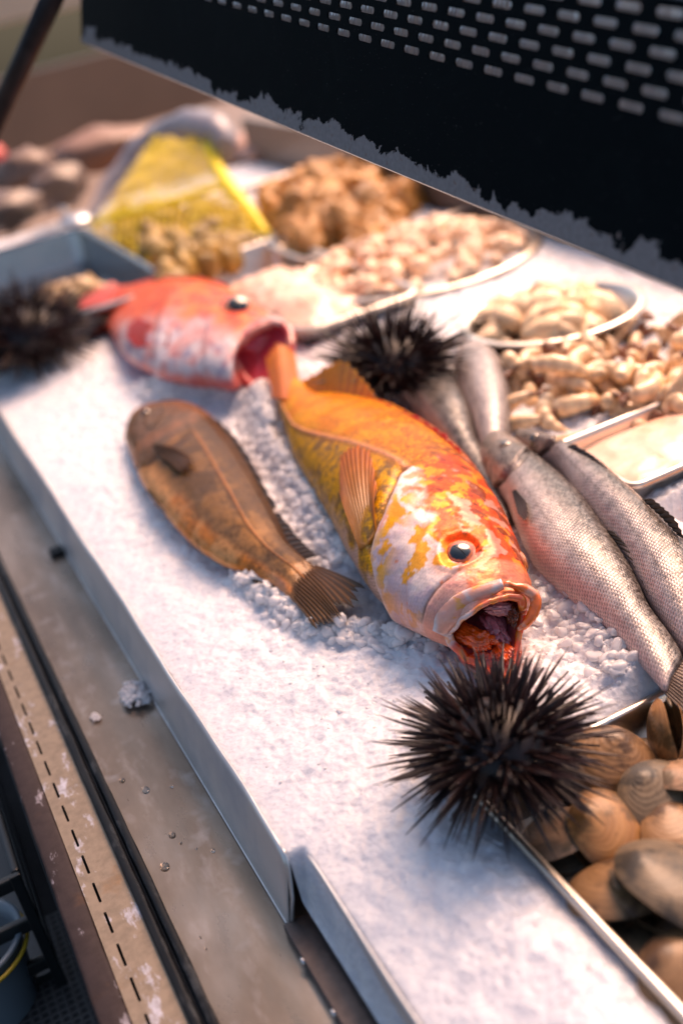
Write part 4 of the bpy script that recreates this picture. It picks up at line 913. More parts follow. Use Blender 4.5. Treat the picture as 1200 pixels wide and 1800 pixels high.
c = mix(c, hx(176, 116, 62), np.exp(-((Ph - latB) / 1.6) ** 2) * sm(0.40, 0.44, Sg) * 0.75 * (0.5 + nB)); c = mix(c, hx(62, 36, 18), np.exp(-((np.abs(Ph - latB - 4)) / 1.8) ** 2) * sm(0.42, 0.5, Sg) * 0.5)
hd = sm(0.006, -0.004, dg); hc = mix(hx(112, 84, 66), hx(84, 66, 50), sm(0.45, 0.6, nA)); hc = mix(hc, hx(150, 104, 78), sm(0.52, 0.62, nD) * 0.7); hc = mix(hc, hx(176, 112, 84), sm(140, 165, Ph) * 0.8); hc = mix(hc, hx(60, 48, 40), sm(0.55, 0.65, nB) * 0.6)
c = mix(c, hc, hd); c = mix(c, hx(34, 8, 14), np.exp(-((dg - 0.012) / 0.009) ** 2) * gm); c = mix(c, hx(50, 36, 30), np.exp(-((Sg - 0.245 - 0.0006 * (Ph - 120)) / 0.006) ** 2) * sm(100, 120, Ph) * sm(180, 165, Ph) * 0.8)
V0 = V; V = V + N * disp[..., None]; N = gnormals(V)
BF = empty('brown_fish', P(400, 900, 0), 'brown olive rockfish with cream belly and spread tail on the ice', 'fish')
M['brown'] = m_fish('brown_fish_skin', 0.36, 0.0019, 0.0019, 0.6, 0.00034, 0.30, 0.16, 0.04, 0.5, (0.75, 0.5, 0.25), rnd=0.35, tint=(1.0, 0.58, 0.24), spec=0.2)
add_mesh('body', V, side(V, N), M['brown'], BF, True, c, suv_of(V0)); Vb, Nb = V, N
i, p_, n1 = locate(V, N, 255, 724); eye(BF, p_ - n1 * 0.0025, n1, 0.0062, n1, hx(60, 44, 30), hx(110, 96, 84), 0.55, 0.95, hx(92, 66, 48), squash=0.8)
bk1, bk2 = hx(50, 36, 18), hx(34, 24, 12)
fin('tail_fin', [(500, 1038, 0.018), (516, 1024, 0.0225), (540, 1004, 0.0235), (556, 994, 0.019)], [(570, 1130, 0.018), (592, 1096, 0.021), (612, 1084, 0.024), (668, 1046, 0.026)], 15, hx(122, 82, 36), hx(44, 30, 12), BF, 0.2, 5, colray=hx(196, 136, 66), ridge=0.0009, curl=(0, 0, 0.003))
def on(V, N, px, py, up=0.0): i, p_, n1 = locate(V, N, px, py); return tuple(p_ + n1 * up)
fin_w('pectoral_fin', [on(V, N, 270, 782, 0.001), on(V, N, 276, 795, 0.001), on(V, N, 284, 806, 0.001)], [on(V, N, 332, 806, 0.005), on(V, N, 352, 822, 0.004), on(V, N, 354, 842, 0.004), on(V, N, 322, 838, 0.003)], 8, hx(60, 42, 20), hx(110, 72, 34), BF, 0.25, 6, ridge=0.0009, colray=hx(150, 104, 54), curl=(0, 0, 0.002))
fin_w('pelvic_fin', [on(V, N, 259, 860, 0.001), on(V, N, 268, 868, 0.001)], [on(V, N, 296, 902, 0.004), on(V, N, 304, 908, 0.004)], 4, bk1, bk2, BF, 0.1, 7, ridge=0.0004)
def edge_fin(name, V, N, ss, phi, hts, lean, rays, ca, cb, root, seed, colray, jag=0.15):
    n_, m_ = V.shape[:2]; j = int(phi / 360 * m_) % m_; B, T = [], []
    for s_, h_ in zip(ss, hts):
        i = int(s_ * (n_ - 1)); d = V[min(i + 4, n_ - 1), j] - V[max(i - 4, 0), j]; d /= np.linalg.norm(d) + 1e-9; B.append(tuple(V[i, j] - N[i, j] * 0.001)); T.append(tuple(V[i, j] + N[i, j] * h_ + d * lean * h_))
    return fin_w(name, B, T, rays, ca, cb, root, jag, seed, colray=colray, ridge=0.0004)
edge_fin('soft_dorsal_fin', V, N, (0.62, 0.66, 0.71, 0.76), 12, (0.004, 0.009, 0.010, 0.009), 0.9, 10, bk1, bk2, BF, 8, hx(110, 78, 42))
edge_fin('spiny_dorsal_fin', V, N, (0.42, 0.48, 0.54, 0.61), 14, (0.003, 0.006, 0.006, 0.004), 0.7, 9, bk1, bk2, BF, 9, hx(110, 78, 42), 0.3)
edge_fin('anal_fin', V, N, (0.66, 0.71, 0.76), 184, (0.003, 0.006, 0.005), 0.9, 8, bk1, bk2, BF, 10, hx(90, 60, 32))

# ---- red rockfish ---------------------------------------------------------
RDS = [(184, 562, 212, 508, 0.020, 0.008), (199, 596, 238, 503, 0.024, 0.016), (222, 632, 284, 498, 0.030, 0.026), (268, 662, 338, 495, 0.036, 0.038), (318, 677, 384, 497, 0.038, 0.042), (366, 680, 426, 513, 0.040, 0.042), (404, 680, 458, 535, 0.042, 0.036)]
RDU = [(512, 606, 0.058), (509, 584, 0.066), (493, 570, 0.072), (470, 572, 0.074), (444, 584, 0.072), (422, 604, 0.064), (407, 628, 0.050)]
RDL = [(424, 656, 0.036), (446, 680, 0.026), (468, 687, 0.022), (488, 670, 0.030), (504, 640, 0.044)]
V = loft(RDS, M=240, per=26, power=2.1, low=0.8, up_loop=RDU, lo_loop=RDL); N = gnormals(V); n_, m_ = V.shape[:2]
Sg = np.linspace(0, 1, n_)[:, None] + np.zeros((n_, m_)); Ph = (np.arange(m_) * 360 / m_)[None, :] + np.zeros((n_, m_))
for nm, q in dict(eye=(420, 539), op1=(310, 560), op2=(330, 640), chk=(360, 620), bel=(240, 640), top=(340, 500), jaw=(400, 620), red=(250, 590)).items(): locate(V, N, *q, prt='R' + nm)
nA = gcol(V, 50, 71); nB = gcol(V, 150, 72); nD = gcol(V, 80, 74)
disp = 0.0016 * (gcol(V, 40, 8) - 0.5) * 2
fr = np.hypot((Sg - 0.42) / 0.05, 0) ; disp += 0.0042 * sm(0.50, 0.53, Sg) * np.exp(-np.maximum(Sg - 0.51, 0) / 0.06) * sm(60, 90, Ph) * sm(200, 180, Ph) + 0.002 * sm(0.72, 0.75, Sg) * np.exp(-np.maximum(Sg - 0.74, 0) / 0.06) * sm(100, 120, Ph) * sm(200, 180, Ph)
c = mix(hx(246, 92, 34), hx(220, 58, 30), sm(0.42, 0.6, nA)); c = mix(c, hx(252, 140, 40), sm(0.50, 0.56, nD) * (0.35 + 0.65 * sm(0.5, 0.6, Sg)))
wh = sm(104, 140, Ph + 34 * (nA - 0.5) + 10 * (nB - 0.5) + 4); c = mix(c, mix(hx(236, 228, 234), hx(176, 172, 200), sm(0.5, 0.64, nD)), wh * sm(0.2, 0.38, Sg))
c = mix(c, hx(226, 76, 60), sm(168, 184, Ph) * 0.8); c = mix(c, hx(120, 50, 50), (np.exp(-((Sg - 0.505) / 0.006) ** 2) + np.exp(-((Sg - 0.722) / 0.005) ** 2)) * sm(70, 100, Ph) * sm(200, 180, Ph) * 0.35); c = mix(c, hx(236, 110, 90), sm(0.50, 0.66, gcol(V, 70, 79)) * wh * 0.5); c = mix(c, hx(232, 150, 130), sm(0.9, 1.0, Sg) * 0.7); c = mix(c, hx(160, 120, 110), sm(0.58, 0.66, nB) * 0.4 * (1 - wh)); c = mix(c, hx(236, 90, 40), sm(0.56, 0.70, gcol(V, 60, 78)) * 0.5)
V0 = V; V = V + N * disp[..., None]; N = gnormals(V)
RF = empty('red_fish', P(320, 600, 0), 'red and white rockfish with gaping pink mouth at the far end of the ice', 'fish')
M['red'] = m_fish('red_fish_skin', 0.32, 0.0026, 0.0026, 0.25, 0.0003, 0.0, 0.1, 0.06, 0.35, (1, 0.7, 0.5), rnd=0.5, tint=(1, 0.8, 0.7), spec=0.2)
add_mesh('body', V, side(V, N), M['red'], RF, True, c, suv_of(V0)); Vr, Nr = V, N
loop = V[-1]; pth = np.vstack([loop, loop[:1]]); Lr = np.full(len(pth), 0.0048); tv, tf = tube(pth[::2], Lr[::2], 14, False)
add_mesh('lip', tv, tf, M['flesh'], RF, True, mix(hx(222, 70, 74), hx(236, 150, 130), sm(0.45, 0.6, fbm(tv * 90, 3, 5))))
ax_ = V[-40].mean(0) - V[-1].mean(0); ax_ /= np.linalg.norm(ax_)
cavity(RF, loop, V[-1].mean(0) + ax_ * 0.015, [0, 0.25, 0.6, 1], [hx(255, 160, 150), hx(250, 120, 120), hx(236, 84, 96), hx(200, 50, 66)], [1.0, 1.0, 0.9, 0.02])
i, p_, n1 = locate(V, N, 419, 543); n1 = n1 * 0.6 + (CAM - p_) / np.linalg.norm(CAM - p_) * 0.6; n1 /= np.linalg.norm(n1); eye(RF, p_ - n1 * 0.001, n1, 0.0175, n1, hx(250, 160, 100), hx(250, 190, 150), 0.58, 0.95, hx(206, 70, 44), squash=0.7)
xt = [(398, 632, 0.050), (412, 600, 0.066), (438, 572, 0.076), (470, 556, 0.080), (500, 560, 0.076)]; xb = [(412, 630, 0.049), (426, 604, 0.063), (448, 582, 0.071), (474, 571, 0.074), (496, 572, 0.072)]
A = catmull([P(*q) for q in xt], 50); B = catmull([P(*q) for q in xb], 50); toc = (CAM - A.mean(0)); toc /= np.linalg.norm(toc)
XV = np.array([A * (1 - f) + B * f + toc * (0.004 * math.sin(f * math.pi) ** 0.7 + 0.002) for f in np.linspace(0, 1, 14)])
o = add_mesh('upper_jaw_plate', XV, grid_faces(14, 50), M['flesh'], RF, True, mix(hx(240, 186, 176), hx(232, 110, 100), sm(0.42, 0.6, fbm(XV * 90, 3, 2)))); solid(o, 0.0014, 0)
rdc = hx(240, 84, 40)
fin('tail_fin', [(196, 580, 0.014), (206, 548, 0.026), (218, 508, 0.020)], [(160, 588, 0.014), (136, 548, 0.030), (144, 520, 0.036), (196, 494, 0.034)], 12, rdc, hx(250, 104, 60), RF, 0.06, 21, colray=hx(206, 50, 30))
fin('dorsal_fin', [(230, 508, 0.034), (290, 500, 0.050), (350, 498, 0.062), (400, 506, 0.070)], [(238, 496, 0.038), (292, 484, 0.058), (350, 486, 0.070), (398, 498, 0.074)], 13, rdc, hx(250, 110, 60), RF, 0.2, 22, colray=hx(206, 50, 30))
fin_w('pectoral_fin', [on(V, N, 300, 585, 0.001), on(V, N, 296, 610, 0.001)], [on(V, N, 240, 560, 0.006), on(V, N, 222, 590, 0.006), on(V, N, 240, 612, 0.004)], 11, hx(240, 90, 40), hx(226, 60, 34), RF, 0.08, 23, colray=hx(200, 44, 26))

# ---- silver bass ----------------------------------------------------------
M['silver'] = m_fish('silver_scaled_skin', 0.30, 0.0030, 0.0026, 0.80, 0.00055, 0.25, 0.42, 0.02, 0.35, (1.0, 0.92, 0.86), rnd=0.16)
def bass(stations, label, seed, dorsal=60, darkness=1.0, head=True, eye_at=None, gill=None, tailf=None, fins=(), power=2.2, taper=True):
    V = loft(stations, M=200, per=26, power=power, low=0.75); N = gnormals(V); n_, m_ = V.shape[:2]
    Sg = np.linspace(0, 1, n_)[:, None] + np.zeros((n_, m_)); Ph = (np.arange(m_) * 360 / m_)[None, :] + np.zeros((n_, m_))
    nA = gcol(V, 60, seed); nB = gcol(V, 190, seed + 1); nC = gcol(V, 500, seed + 2)
    c = mix(hx(196, 182, 178), hx(166, 156, 156), sm(0.42, 0.6, nB))
    c = mix(c, hx(58, 52, 48), sm(dorsal + 22, dorsal - 8, Ph) * 0.85 * darkness + sm(dorsal + 60, dorsal, Ph) * 0.15); c = mix(c, hx(236, 200, 192), sm(125, 160, Ph))
    c = mix(c, hx(60, 54, 50), sm(0.62, 0.7, nC) * 0.25 * sm(140, 110, Ph))
    c = mix(c, hx(110, 98, 92), np.exp(-((Ph - dorsal - 30) / 2.5) ** 2) * 0.5)
    disp = 0.0008 * (gcol(V, 45, seed + 5) - 0.5) * 2
    if gill is not None:
        gs = np.interp(Ph, [0, 40, 100, 150, 180, 360], [gill, gill - 0.01, gill, gill - 0.03, gill - 0.07, gill]); dg = Sg - gs; gm = sm(30, 55, Ph) * sm(215, 195, Ph)
        disp += -0.0028 * np.exp(-((dg - 0.010) / 0.008) ** 2) * gm + 0.0016 * sm(0.003, -0.003, dg) * np.exp(np.minimum(dg, 0) / 0.04) * gm
        hc = mix(hx(150, 126, 110), hx(92, 78, 66), sm(0.42, 0.6, nA)); hc = mix(hc, hx(218, 170, 150), sm(118, 150, Ph) * 0.8); hc = mix(hc, hx(60, 50, 40), sm(0.52, 0.64, nB) * 0.7)
        c = mix(c, hc, sm(0.004, -0.004, dg)); c = mix(c, hx(90, 26, 26), np.exp(-((dg - 0.010) / 0.008) ** 2) * gm * sm(90, 140, Ph)); c = mix(c, hx(40, 32, 28), np.exp(-((dg - 0.010) / 0.007) ** 2) * gm * 0.7)
    V0 = V; V = V + N * disp[..., None]; N = gnormals(V)
    r = empty('silver_fish', V.mean((0, 1)) * [1, 1, 0], label, 'fish', 'silver scaled fish lying behind the orange fish')
    add_mesh('body', V, side(V, N), M['silver'], r, True, c, suv_of(V0))
    if eye_at: i, p_, n1 = locate(V, N, *eye_at); eye(r, p_ - n1 * 0.002, n1, 0.0062, n1, hx(120, 104, 84), hx(150, 130, 110), 0.5, 0.95, hx(120, 96, 76), squash=0.7)
    return r, V, N
dk, dk2 = hx(56, 48, 44), hx(84, 72, 64)
ba, Va, Na = bass([(845, 792, 858, 768, 0.022, 0.006), (842, 815, 886, 764, 0.024, 0.014), (860, 848, 916, 782, 0.026, 0.019), (884, 880, 946, 808, 0.026, 0.022), (906, 932, 996, 849, 0.026, 0.025), (938, 996, 1040, 892, 0.025, 0.026), (985, 1042, 1083, 950, 0.024, 0.025), (1040, 1082, 1122, 1012, 0.022, 0.021), (1092, 1132, 1148, 1074, 0.022, 0.016), (1145, 1192, 1186, 1128, 0.022, 0.010), (1168, 1214, 1200, 1160, 0.022, 0.006)],
    'nearest silver scaled fish lying along the right side of the orange fish', 81, 84, eye_at=(888, 780), gill=0.34)
bb_, Vbb, Nbb = bass([(903, 777, 913, 756, 0.026, 0.006), (925, 802, 956, 765, 0.028, 0.014), (960, 828, 1000, 787, 0.030, 0.020), (1000, 882, 1056, 815, 0.030, 0.023), (1050, 945, 1116, 868, 0.030, 0.026), (1100, 1010, 1170, 920, 0.028, 0.026), (1140, 1072, 1228, 985, 0.026, 0.024), (1180, 1125, 1266, 1060, 0.022, 0.018), (1225, 1178, 1290, 1120, 0.018, 0.010)],
    'silver scaled fish farther right, overlapped by the nearest silver fish', 91, 88, eye_at=(936, 772), gill=0.30)
bc, Vc, Nc = bass([(826, 616, 846, 611, 0.024, 0.010), (800, 642, 884, 648, 0.026, 0.024), (806, 690, 897, 692, 0.026, 0.026), (830, 750, 899, 745, 0.024, 0.022), (848, 800, 890, 795, 0.020, 0.014)],
    'pale silver fish with rounded end up, behind the silver heads', 101, 30, 0.5)
bd, Vd, Nd = bass([(688, 652, 766, 622, 0.020, 0.016), (712, 702, 806, 676, 0.022, 0.022), (752, 752, 834, 730, 0.022, 0.024), (792, 806, 848, 790, 0.018, 0.018), (838, 862, 884, 850, 0.014, 0.013), (878, 930, 905, 918, 0.010, 0.009)],
    'dark backed silver fish between the orange fish and the back urchin', 111, 120, 1.0)
fin('dorsal_fin', [(1062, 930, 0.040), (1090, 962, 0.038), (1120, 1008, 0.034)], [(1078, 934, 0.044), (1112, 974, 0.042), (1140, 1050, 0.032)], 8, dk, dk2, ba, 0.1, 31, colray=hx(120, 104, 94))
fin_w('pectoral_fin', [on(Va, Na, 902, 866, 0.001), on(Va, Na, 908, 861, 0.001)], [on(Va, Na, 916, 906, 0.003), on(Va, Na, 930, 922, 0.004), on(Va, Na, 938, 914, 0.004), on(Va, Na, 930, 888, 0.003)], 8, dk, dk2, ba, 0.1, 32, colray=hx(120, 100, 86))
fin('tail_fin', [(1164, 1216, 0.020), (1180, 1190, 0.024), (1200, 1160, 0.022)], [(1222, 1276, 0.016), (1240, 1226, 0.020), (1282, 1182, 0.020)], 14, hx(150, 128, 112), dk2, ba, 0.1, 33, colray=hx(190, 160, 140), ridge=0.0006)
fin('dorsal_fin', [(996, 786, 0.052), (1030, 806, 0.052), (1060, 826, 0.052)], [(1010, 780, 0.056), (1040, 798, 0.056), (1070, 824, 0.054)], 8, dk, dk2, bb_, 0.2, 34)
fin('dorsal_fin', [(1128, 878, 0.052), (1160, 908, 0.050), (1190, 940, 0.048)], [(1146, 876, 0.058), (1180, 904, 0.058), (1206, 950, 0.052)], 8, dk, dk2, bb_, 0.1, 35)
# ------------------------------------------------------------------ sea urchins
def m_spine():
    t = NT('urchin_spine'); v = t.coord('Object'); n = t.noise(12, 3, 0.5, v); oi = t.new('ObjectInfo')
    c = t.mixc(oi.outputs['Random'], (0.006, 0.004, 0.006), (0.042, 0.016, 0.014)); t.base(c); t.setp(Roughness=0.38, Coat_Weight=0.15, Coat_Roughness=0.2, Specular_IOR_Level=0.35); return t.m
def m_spine2():
    t = NT('urchin_spine_mass'); v = t.coord('Object'); n = t.noise(160, 3, 0.6, v)
    t.base(t.mixc(n, (0.004, 0.003, 0.004), (0.026, 0.010, 0.009))); t.setp(Roughness=0.4, Specular_IOR_Level=0.35); return t.m
M['spine'] = m_spine(); M['spine2'] = m_spine2()
def cone_mesh(bend, seg=5, m=6):
    path = [(bend * math.sin(k / seg * 1.6) * 0.06, 0, k / seg) for k in range(seg + 1)]
    return tube(path, [0.036, 0.035, 0.031, 0.024, 0.015, 0.004][:seg + 1], m)
SPM = []
for b in (-1, 0.3, 1.2):
    v_, f_ = cone_mesh(b); me = bpy.data.meshes.new('spine'); me.from_pydata(np.asarray(v_).tolist(), [], f_); me.polygons.foreach_set('use_smooth', np.ones(len(me.polygons), bool)); me.materials.append(M['spine']); SPM.append(me)
def urchin(c, R, ln, label, seed, nvis=300, nmass=900, flat=0.72, up=0.0):
    g = np.random.default_rng(seed); r = empty('sea_urchin', c, label, 'sea urchin')
    bv, bf = ico(4); V = bv * R * [1, 1, flat]; V = V * (1 + 0.06 * fbm(bv * 9, 3, seed))[:, None]
    add_mesh('test', V + c, bf, M['spine2'], r)
    view = (CAM - c) / np.linalg.norm(CAM - c); n = nvis + nmass; k = np.arange(n); z = 1 - 2 * (k + 0.5) / n; a = k * 2.399963; D = np.c_[np.sqrt(1 - z * z) * np.cos(a), np.sqrt(1 - z * z) * np.sin(a), z]
    D = D + g.normal(size=D.shape) * 0.16; D /= np.linalg.norm(D, axis=1)[:, None]; D = D[D[:, 2] > -0.55]
    L = ln * (0.55 + 0.6 * g.random(len(D)) ** 1.2) * (1 + 0.25 * (np.abs(D[:, 2]) < 0.45)); 
    sc = L * (1 - 0.4 * np.abs(D @ view)) + 0.010 * (D @ view > -0.3); order = np.argsort(-sc * (0.85 + 0.3 * g.random(len(D)))); mass = []
    for j, i in enumerate(order):
        d = D[i]; base = d * R * np.array([1, 1, flat]) * 0.92; tilt = d + g.normal(size=3) * 0.13; tilt /= np.linalg.norm(tilt); rot = Vector(tilt).to_track_quat('Z', 'Y')
        w_ = L[i] * (0.75 + 0.4 * g.random()) * (0.030 / max(L[i], 0.015)) ** 0.5
        # keep spines from stabbing far below what they rest on
        lmax = L[i] if tilt[2] > -0.1 else min(L[i], max(0.006, (c[2] + base[2] + 0.004) / -tilt[2]))
        if j < nvis:
            o = bpy.data.objects.new('spine', SPM[i % 3]); COL.objects.link(o); o.parent = r; o.location = base; o.rotation_mode = 'QUATERNION'; o.rotation_quaternion = rot; o.scale = (w_, w_, lmax)
        else:
            v_, f_ = cone_mesh(g.random() * 2 - 1, 3, 4); v_ = np.asarray(v_) * [w_, w_, lmax]; mass.append((v_ @ np.array(rot.to_matrix()).T + base + c, f_))
    if mass:
        V, Fc = joinvf(mass); o = add_mesh('spine_mass', V, Fc, M['spine2'], r); o['kind'] = 'stuff'
    return r
c = P(872, 1310, 0.036); urchin(c, 0.031, 0.031, 'large black sea urchin in front, below the open mouth of the orange fish', 5, 300, 420)
c = P(690, 640, 0.052); urchin(c, 0.036, 0.042, 'black sea urchin sitting behind the orange fish beside the steel pan', 6, 260, 350)
c = P(45, 590, 0.045); urchin(c, 0.050, 0.050, 'blurred black sea urchin at the left edge in front of the dark pan', 7, 240, 360)

M['darksteel'] = metal('dull_dark_steel', (0.42, 0.40, 0.38), 0.18, 0.12, 20)
# ------------------------------------------------------------------ pans, plates and tubs at the back
def prect(fr, nr, fl, z):
    a, b, c_ = P(*fr, z), P(*nr, z), P(*fl, z); return a, b, c_
a, b, c_ = prect((140, 402), (255, 508), (0, 432), 0.045)
pan('steel_pan', a[0] - 0.26, a[0], b[1] - 0.02, a[1], 0.045, 0.055, 'deep dark steel pan at the left edge behind the left urchin', M['darksteel'], rim=0.010, rad=0.03, rimz=0.003)
LP = ((a[0] - 0.13), (a[1] + b[1]) / 2, 0.0)
a, b, c_ = prect((492, 418), (662, 535), (308, 462), 0.035)
pan('steel_pan', c_[0], a[0], b[1] - 0.005, a[1], 0.035, 0.042, 'shallow steel pan of pinkish shaved ice behind the red fish', M['goldsteel'], rim=0.008, rad=0.025, rimz=0.002)
MP = (c_[0], a[0], b[1], a[1])
def heap_surface(name, x0, x1, y0, y1, zb, zh, mat, parent, seed, fr=60, amp=0.012, n=60):
    X, Y = np.meshgrid(np.linspace(x0, x1, n), np.linspace(y0, y1, n), indexing='ij'); u = (X - x0) / (x1 - x0) * 2 - 1; v = (Y - y0) / (y1 - y0) * 2 - 1
    p = np.stack([X, Y, 0 * X], -1); Z = zb + zh * np.clip(1 - np.abs(u) ** 3, 0, 1) * np.clip(1 - np.abs(v) ** 3, 0, 1) + amp * (fbm(p * fr, 3, seed) - 0.5)
    return add_mesh(name, np.stack([X, Y, Z], -1), grid_faces(n, n)[:, ::-1], mat, parent)
def m_simple(name, c1, c2, rough=0.4, f=60, coat=0.3, sss=0.2, bd=0.001, spec=0.4):
    t = NT(name); v = t.coord(); n = t.noise(f, 5, 0.6, v); oi = t.new('ObjectInfo'); cc = t.mixc(t.ramp(n, [(0.35, (0, 0, 0)), (0.65, (1, 1, 1))]), c1, c2)
    hs = t.new('HueSaturation'); t.link(cc, hs.inputs['Color']); t.link(t.math('ADD', t.math('MULTIPLY', oi.outputs['Random'], 0.5), 0.75), hs.inputs['Value']); t.base(hs.outputs[0])
    t.setp(Roughness=rough, Coat_Weight=coat, Coat_Roughness=0.15, Subsurface_Weight=sss, Subsurface_Radius=(0.01, 0.006, 0.004), Specular_IOR_Level=spec); t.bump(n, 0.5, bd); return t.m
M['pink_lit_ice'] = m_simple('pink_lit_shaved_ice', hx(250, 214, 190), hx(244, 190, 160), 0.4, 50, 0.3, 0.4, 0.002)  # peach cast of the warm sun is put into this ice colour
o = heap_surface('shaved_ice', MP[0] + 0.012, MP[1] - 0.012, MP[2] + 0.012, MP[3] - 0.05, 0.000, 0.034, M['pink_lit_ice'], None, 5); tag(o, kind='stuff')
o = heap_surface('shellfish_scraps', LP[0] - 0.05, LP[0] + 0.10, LP[1] - 0.10, LP[1] - 0.02, -0.005, 0.045, m_simple('beige_scraps', hx(200, 170, 120), hx(150, 110, 60)), None, 8, 70, 0.03); tag(o, kind='stuff')
bv3, bf3 = ico(3)
def lump_mesh(seed, mat, amp=0.5, fr=1.6, sub=3, flat=0.6):
    bv, bf = ico(sub); V = bv * (1 + amp * (fbm(bv * fr + seed * 3.3, 3, seed) - 0.5) * 2)[:, None] * [1, 0.8, flat]
    me = bpy.data.meshes.new('lump'); quick(me, V, bf); me.polygons.foreach_set('use_smooth', np.ones(len(me.polygons), bool)); me.materials.append(mat); return me
def scatter(name, meshes, pts, sizes, label, cat, group, seed=0, tiltmax=6.28, labels=None):
    g = np.random.default_rng(seed); out = []
    for k, p in enumerate(pts):
        o = bpy.data.objects.new(name, meshes[k % len(meshes)]); COL.objects.link(o); o.location = p; o.rotation_euler = ((g.random() - 0.5) * tiltmax, (g.random() - 0.5) * tiltmax, g.random() * 6.28); o.scale = [sizes[k]] * 3
        tag(o, labels[k] if labels else label, cat, group); out.append(o)
    return out
# oval plates
def plate(cx_, cy_, z, rx, ry, h, label, mat, ang=0.0, name='oval_plate'):
    r = empty(name, (cx_, cy_, z), label, 'bowl' if h > 0.02 else 'plate'); pr = [(1.05, h - 0.002), (1.06, h), (1.0, h + 0.001), (0.96, h - 0.003), (0.86, h * 0.45), (0.72, 0.002), (0.0, 0.002)]
    th = np.linspace(0, 2 * math.pi, 64, endpoint=False); V = []
    for k, z_ in pr:
        x, y = k * rx * np.cos(th), k * ry * np.sin(th); V.append(np.stack([cx_ + x * math.cos(ang) - y * math.sin(ang), cy_ + x * math.sin(ang) + y * math.cos(ang), np.full(64, z + z_)], -1))
    solid(add_mesh('dish', np.array(V), grid_faces(len(pr), 64, True), mat, r), 0.0012, 1)
    tv, tf = tube(np.vstack([V[1], V[1][:1]]), 0.0022, 8, False); add_mesh('rolled_rim', tv, tf, mat, r); return r
def fit_ellipse(l, r_, t_, b_, z):
    a, b, c_, d = P(*l, z), P(*r_, z), P(*t_, z), P(*b_, z); return (a + b + c_ + d) / 4, np.linalg.norm(a - b) / 2, np.linalg.norm(c_ - d) / 2
B2c = (P(818, 570, 0.035) + P(1128, 540, 0.035)) / 2; B2r = np.linalg.norm(P(818, 570, 0.035) - P(1128, 540, 0.035)) / 2
plate(B2c[0], B2c[1], 0.006, B2r, B2r * 0.92, 0.034, 'round glass-bright metal bowl heaped with large pale scallops', M['goldsteel'], name='bowl')
B1c = (P(590, 448, 0.02) + P(900, 470, 0.02)) / 2; B1r = np.linalg.norm(P(590, 448, 0.02) - P(900, 470, 0.02)) / 2
plate(B1c[0], B1c[1], 0.008, B1r, B1r * 0.95, 0.015, 'round silver plate heaped with small pink scallops behind the back urchin', M['goldsteel'])
sc_m = m_simple('scallop_flesh', hx(255, 230, 190), hx(254, 206, 150), 0.35, 40, 0.4, 0.05); sp_m = m_simple('pink_scallop_flesh', hx(255, 228, 192), hx(252, 198, 154), 0.35, 40, 0.4, 0.05)
g = np.random.default_rng(11); scm = [lump_mesh(k, sc_m, 0.25, 1.2, 3, 0.62) for k in range(4)]
pts, sz = [], []
for k in range(46):
    a = g.random() * 6.28; f = g.random() ** 0.5 * 0.80; pts.append((B2c[0] + B2r * f * math.cos(a) - 0.01, B2c[1] + B2r * 0.9 * f * math.sin(a), 0.022 + 0.034 * (1 - f) + 0.006 * g.random())); sz.append(0.019 + 0.007 * g.random())
scatter('scallop', scm, pts, sz, 'large pale cream scallop heaped in the round bowl at the right', 'scallop', 'large scallops in the bowl', 1, 1.4)
spm = [lump_mesh(k + 9, sp_m, 0.3, 1.4, 2, 0.7) for k in range(4)]; pts, sz = [], []
for k in range(190):
    a = g.random() * 6.28; f = g.random() ** 0.5 * 0.92; pts.append((B1c[0] + B1r * f * math.cos(a), B1c[1] + B1r * 0.95 * f * math.sin(a), 0.016 + 0.032 * (1 - f ** 2) + 0.005 * g.random())); sz.append(0.011 + 0.006 * g.random())
scatter('scallop', spm, pts, sz, 'small pink scallop piled on the silver plate behind the back urchin', 'scallop', 'small scallops on the silver plate', 2)
# oyster tray
a, b, c_ = P(720, 370, 0.03), P(560, 470, 0.03), P(430, 345, 0.03)
x0, x1, y0, y1 = c_[0] - 0.02, 0.80, 1.62, P(560, 312, 0.03)[1]
oy = m_simple('brown_oyster_shell', hx(236, 176, 84), hx(150, 96, 44), 0.4, 55, 0.3, 0.0, 0.004); oym = [lump_mesh(k + 30, oy, 0.7, 2.2, 3, 0.6) for k in range(5)]
otc = P(590, 372, 0.02)
pan('steel_tray', otc[0] - 0.16, otc[0] + 0.15, otc[1] - 0.25, otc[1] + 0.33, 0.030, 0.03, 'wide steel tray heaped with brown oysters under the canopy', M['goldsteel'], rim=0.008, rad=0.02, cat='tray')
pts, sz = [], []
for k in range(130):
    px = 470 + g.random() * 250; py = 300 + g.random() * 130
    if ((px - 600) / 140) ** 2 + ((py - 365) / 68) ** 2 > 1: continue
    z = 0.028 + 0.05 * math.exp(-((px - 610) / 60) ** 2 - ((py - 345) / 40) ** 2) * g.random(); p = P(px, py + 10, z); pts.append(tuple(p)); sz.append(0.024 + 0.018 * g.random())
scatter('oyster', oym, pts, sz, 'knobbly brown oyster in the heap on the tray under the canopy', 'oyster', 'oysters heaped on the tray', 3)
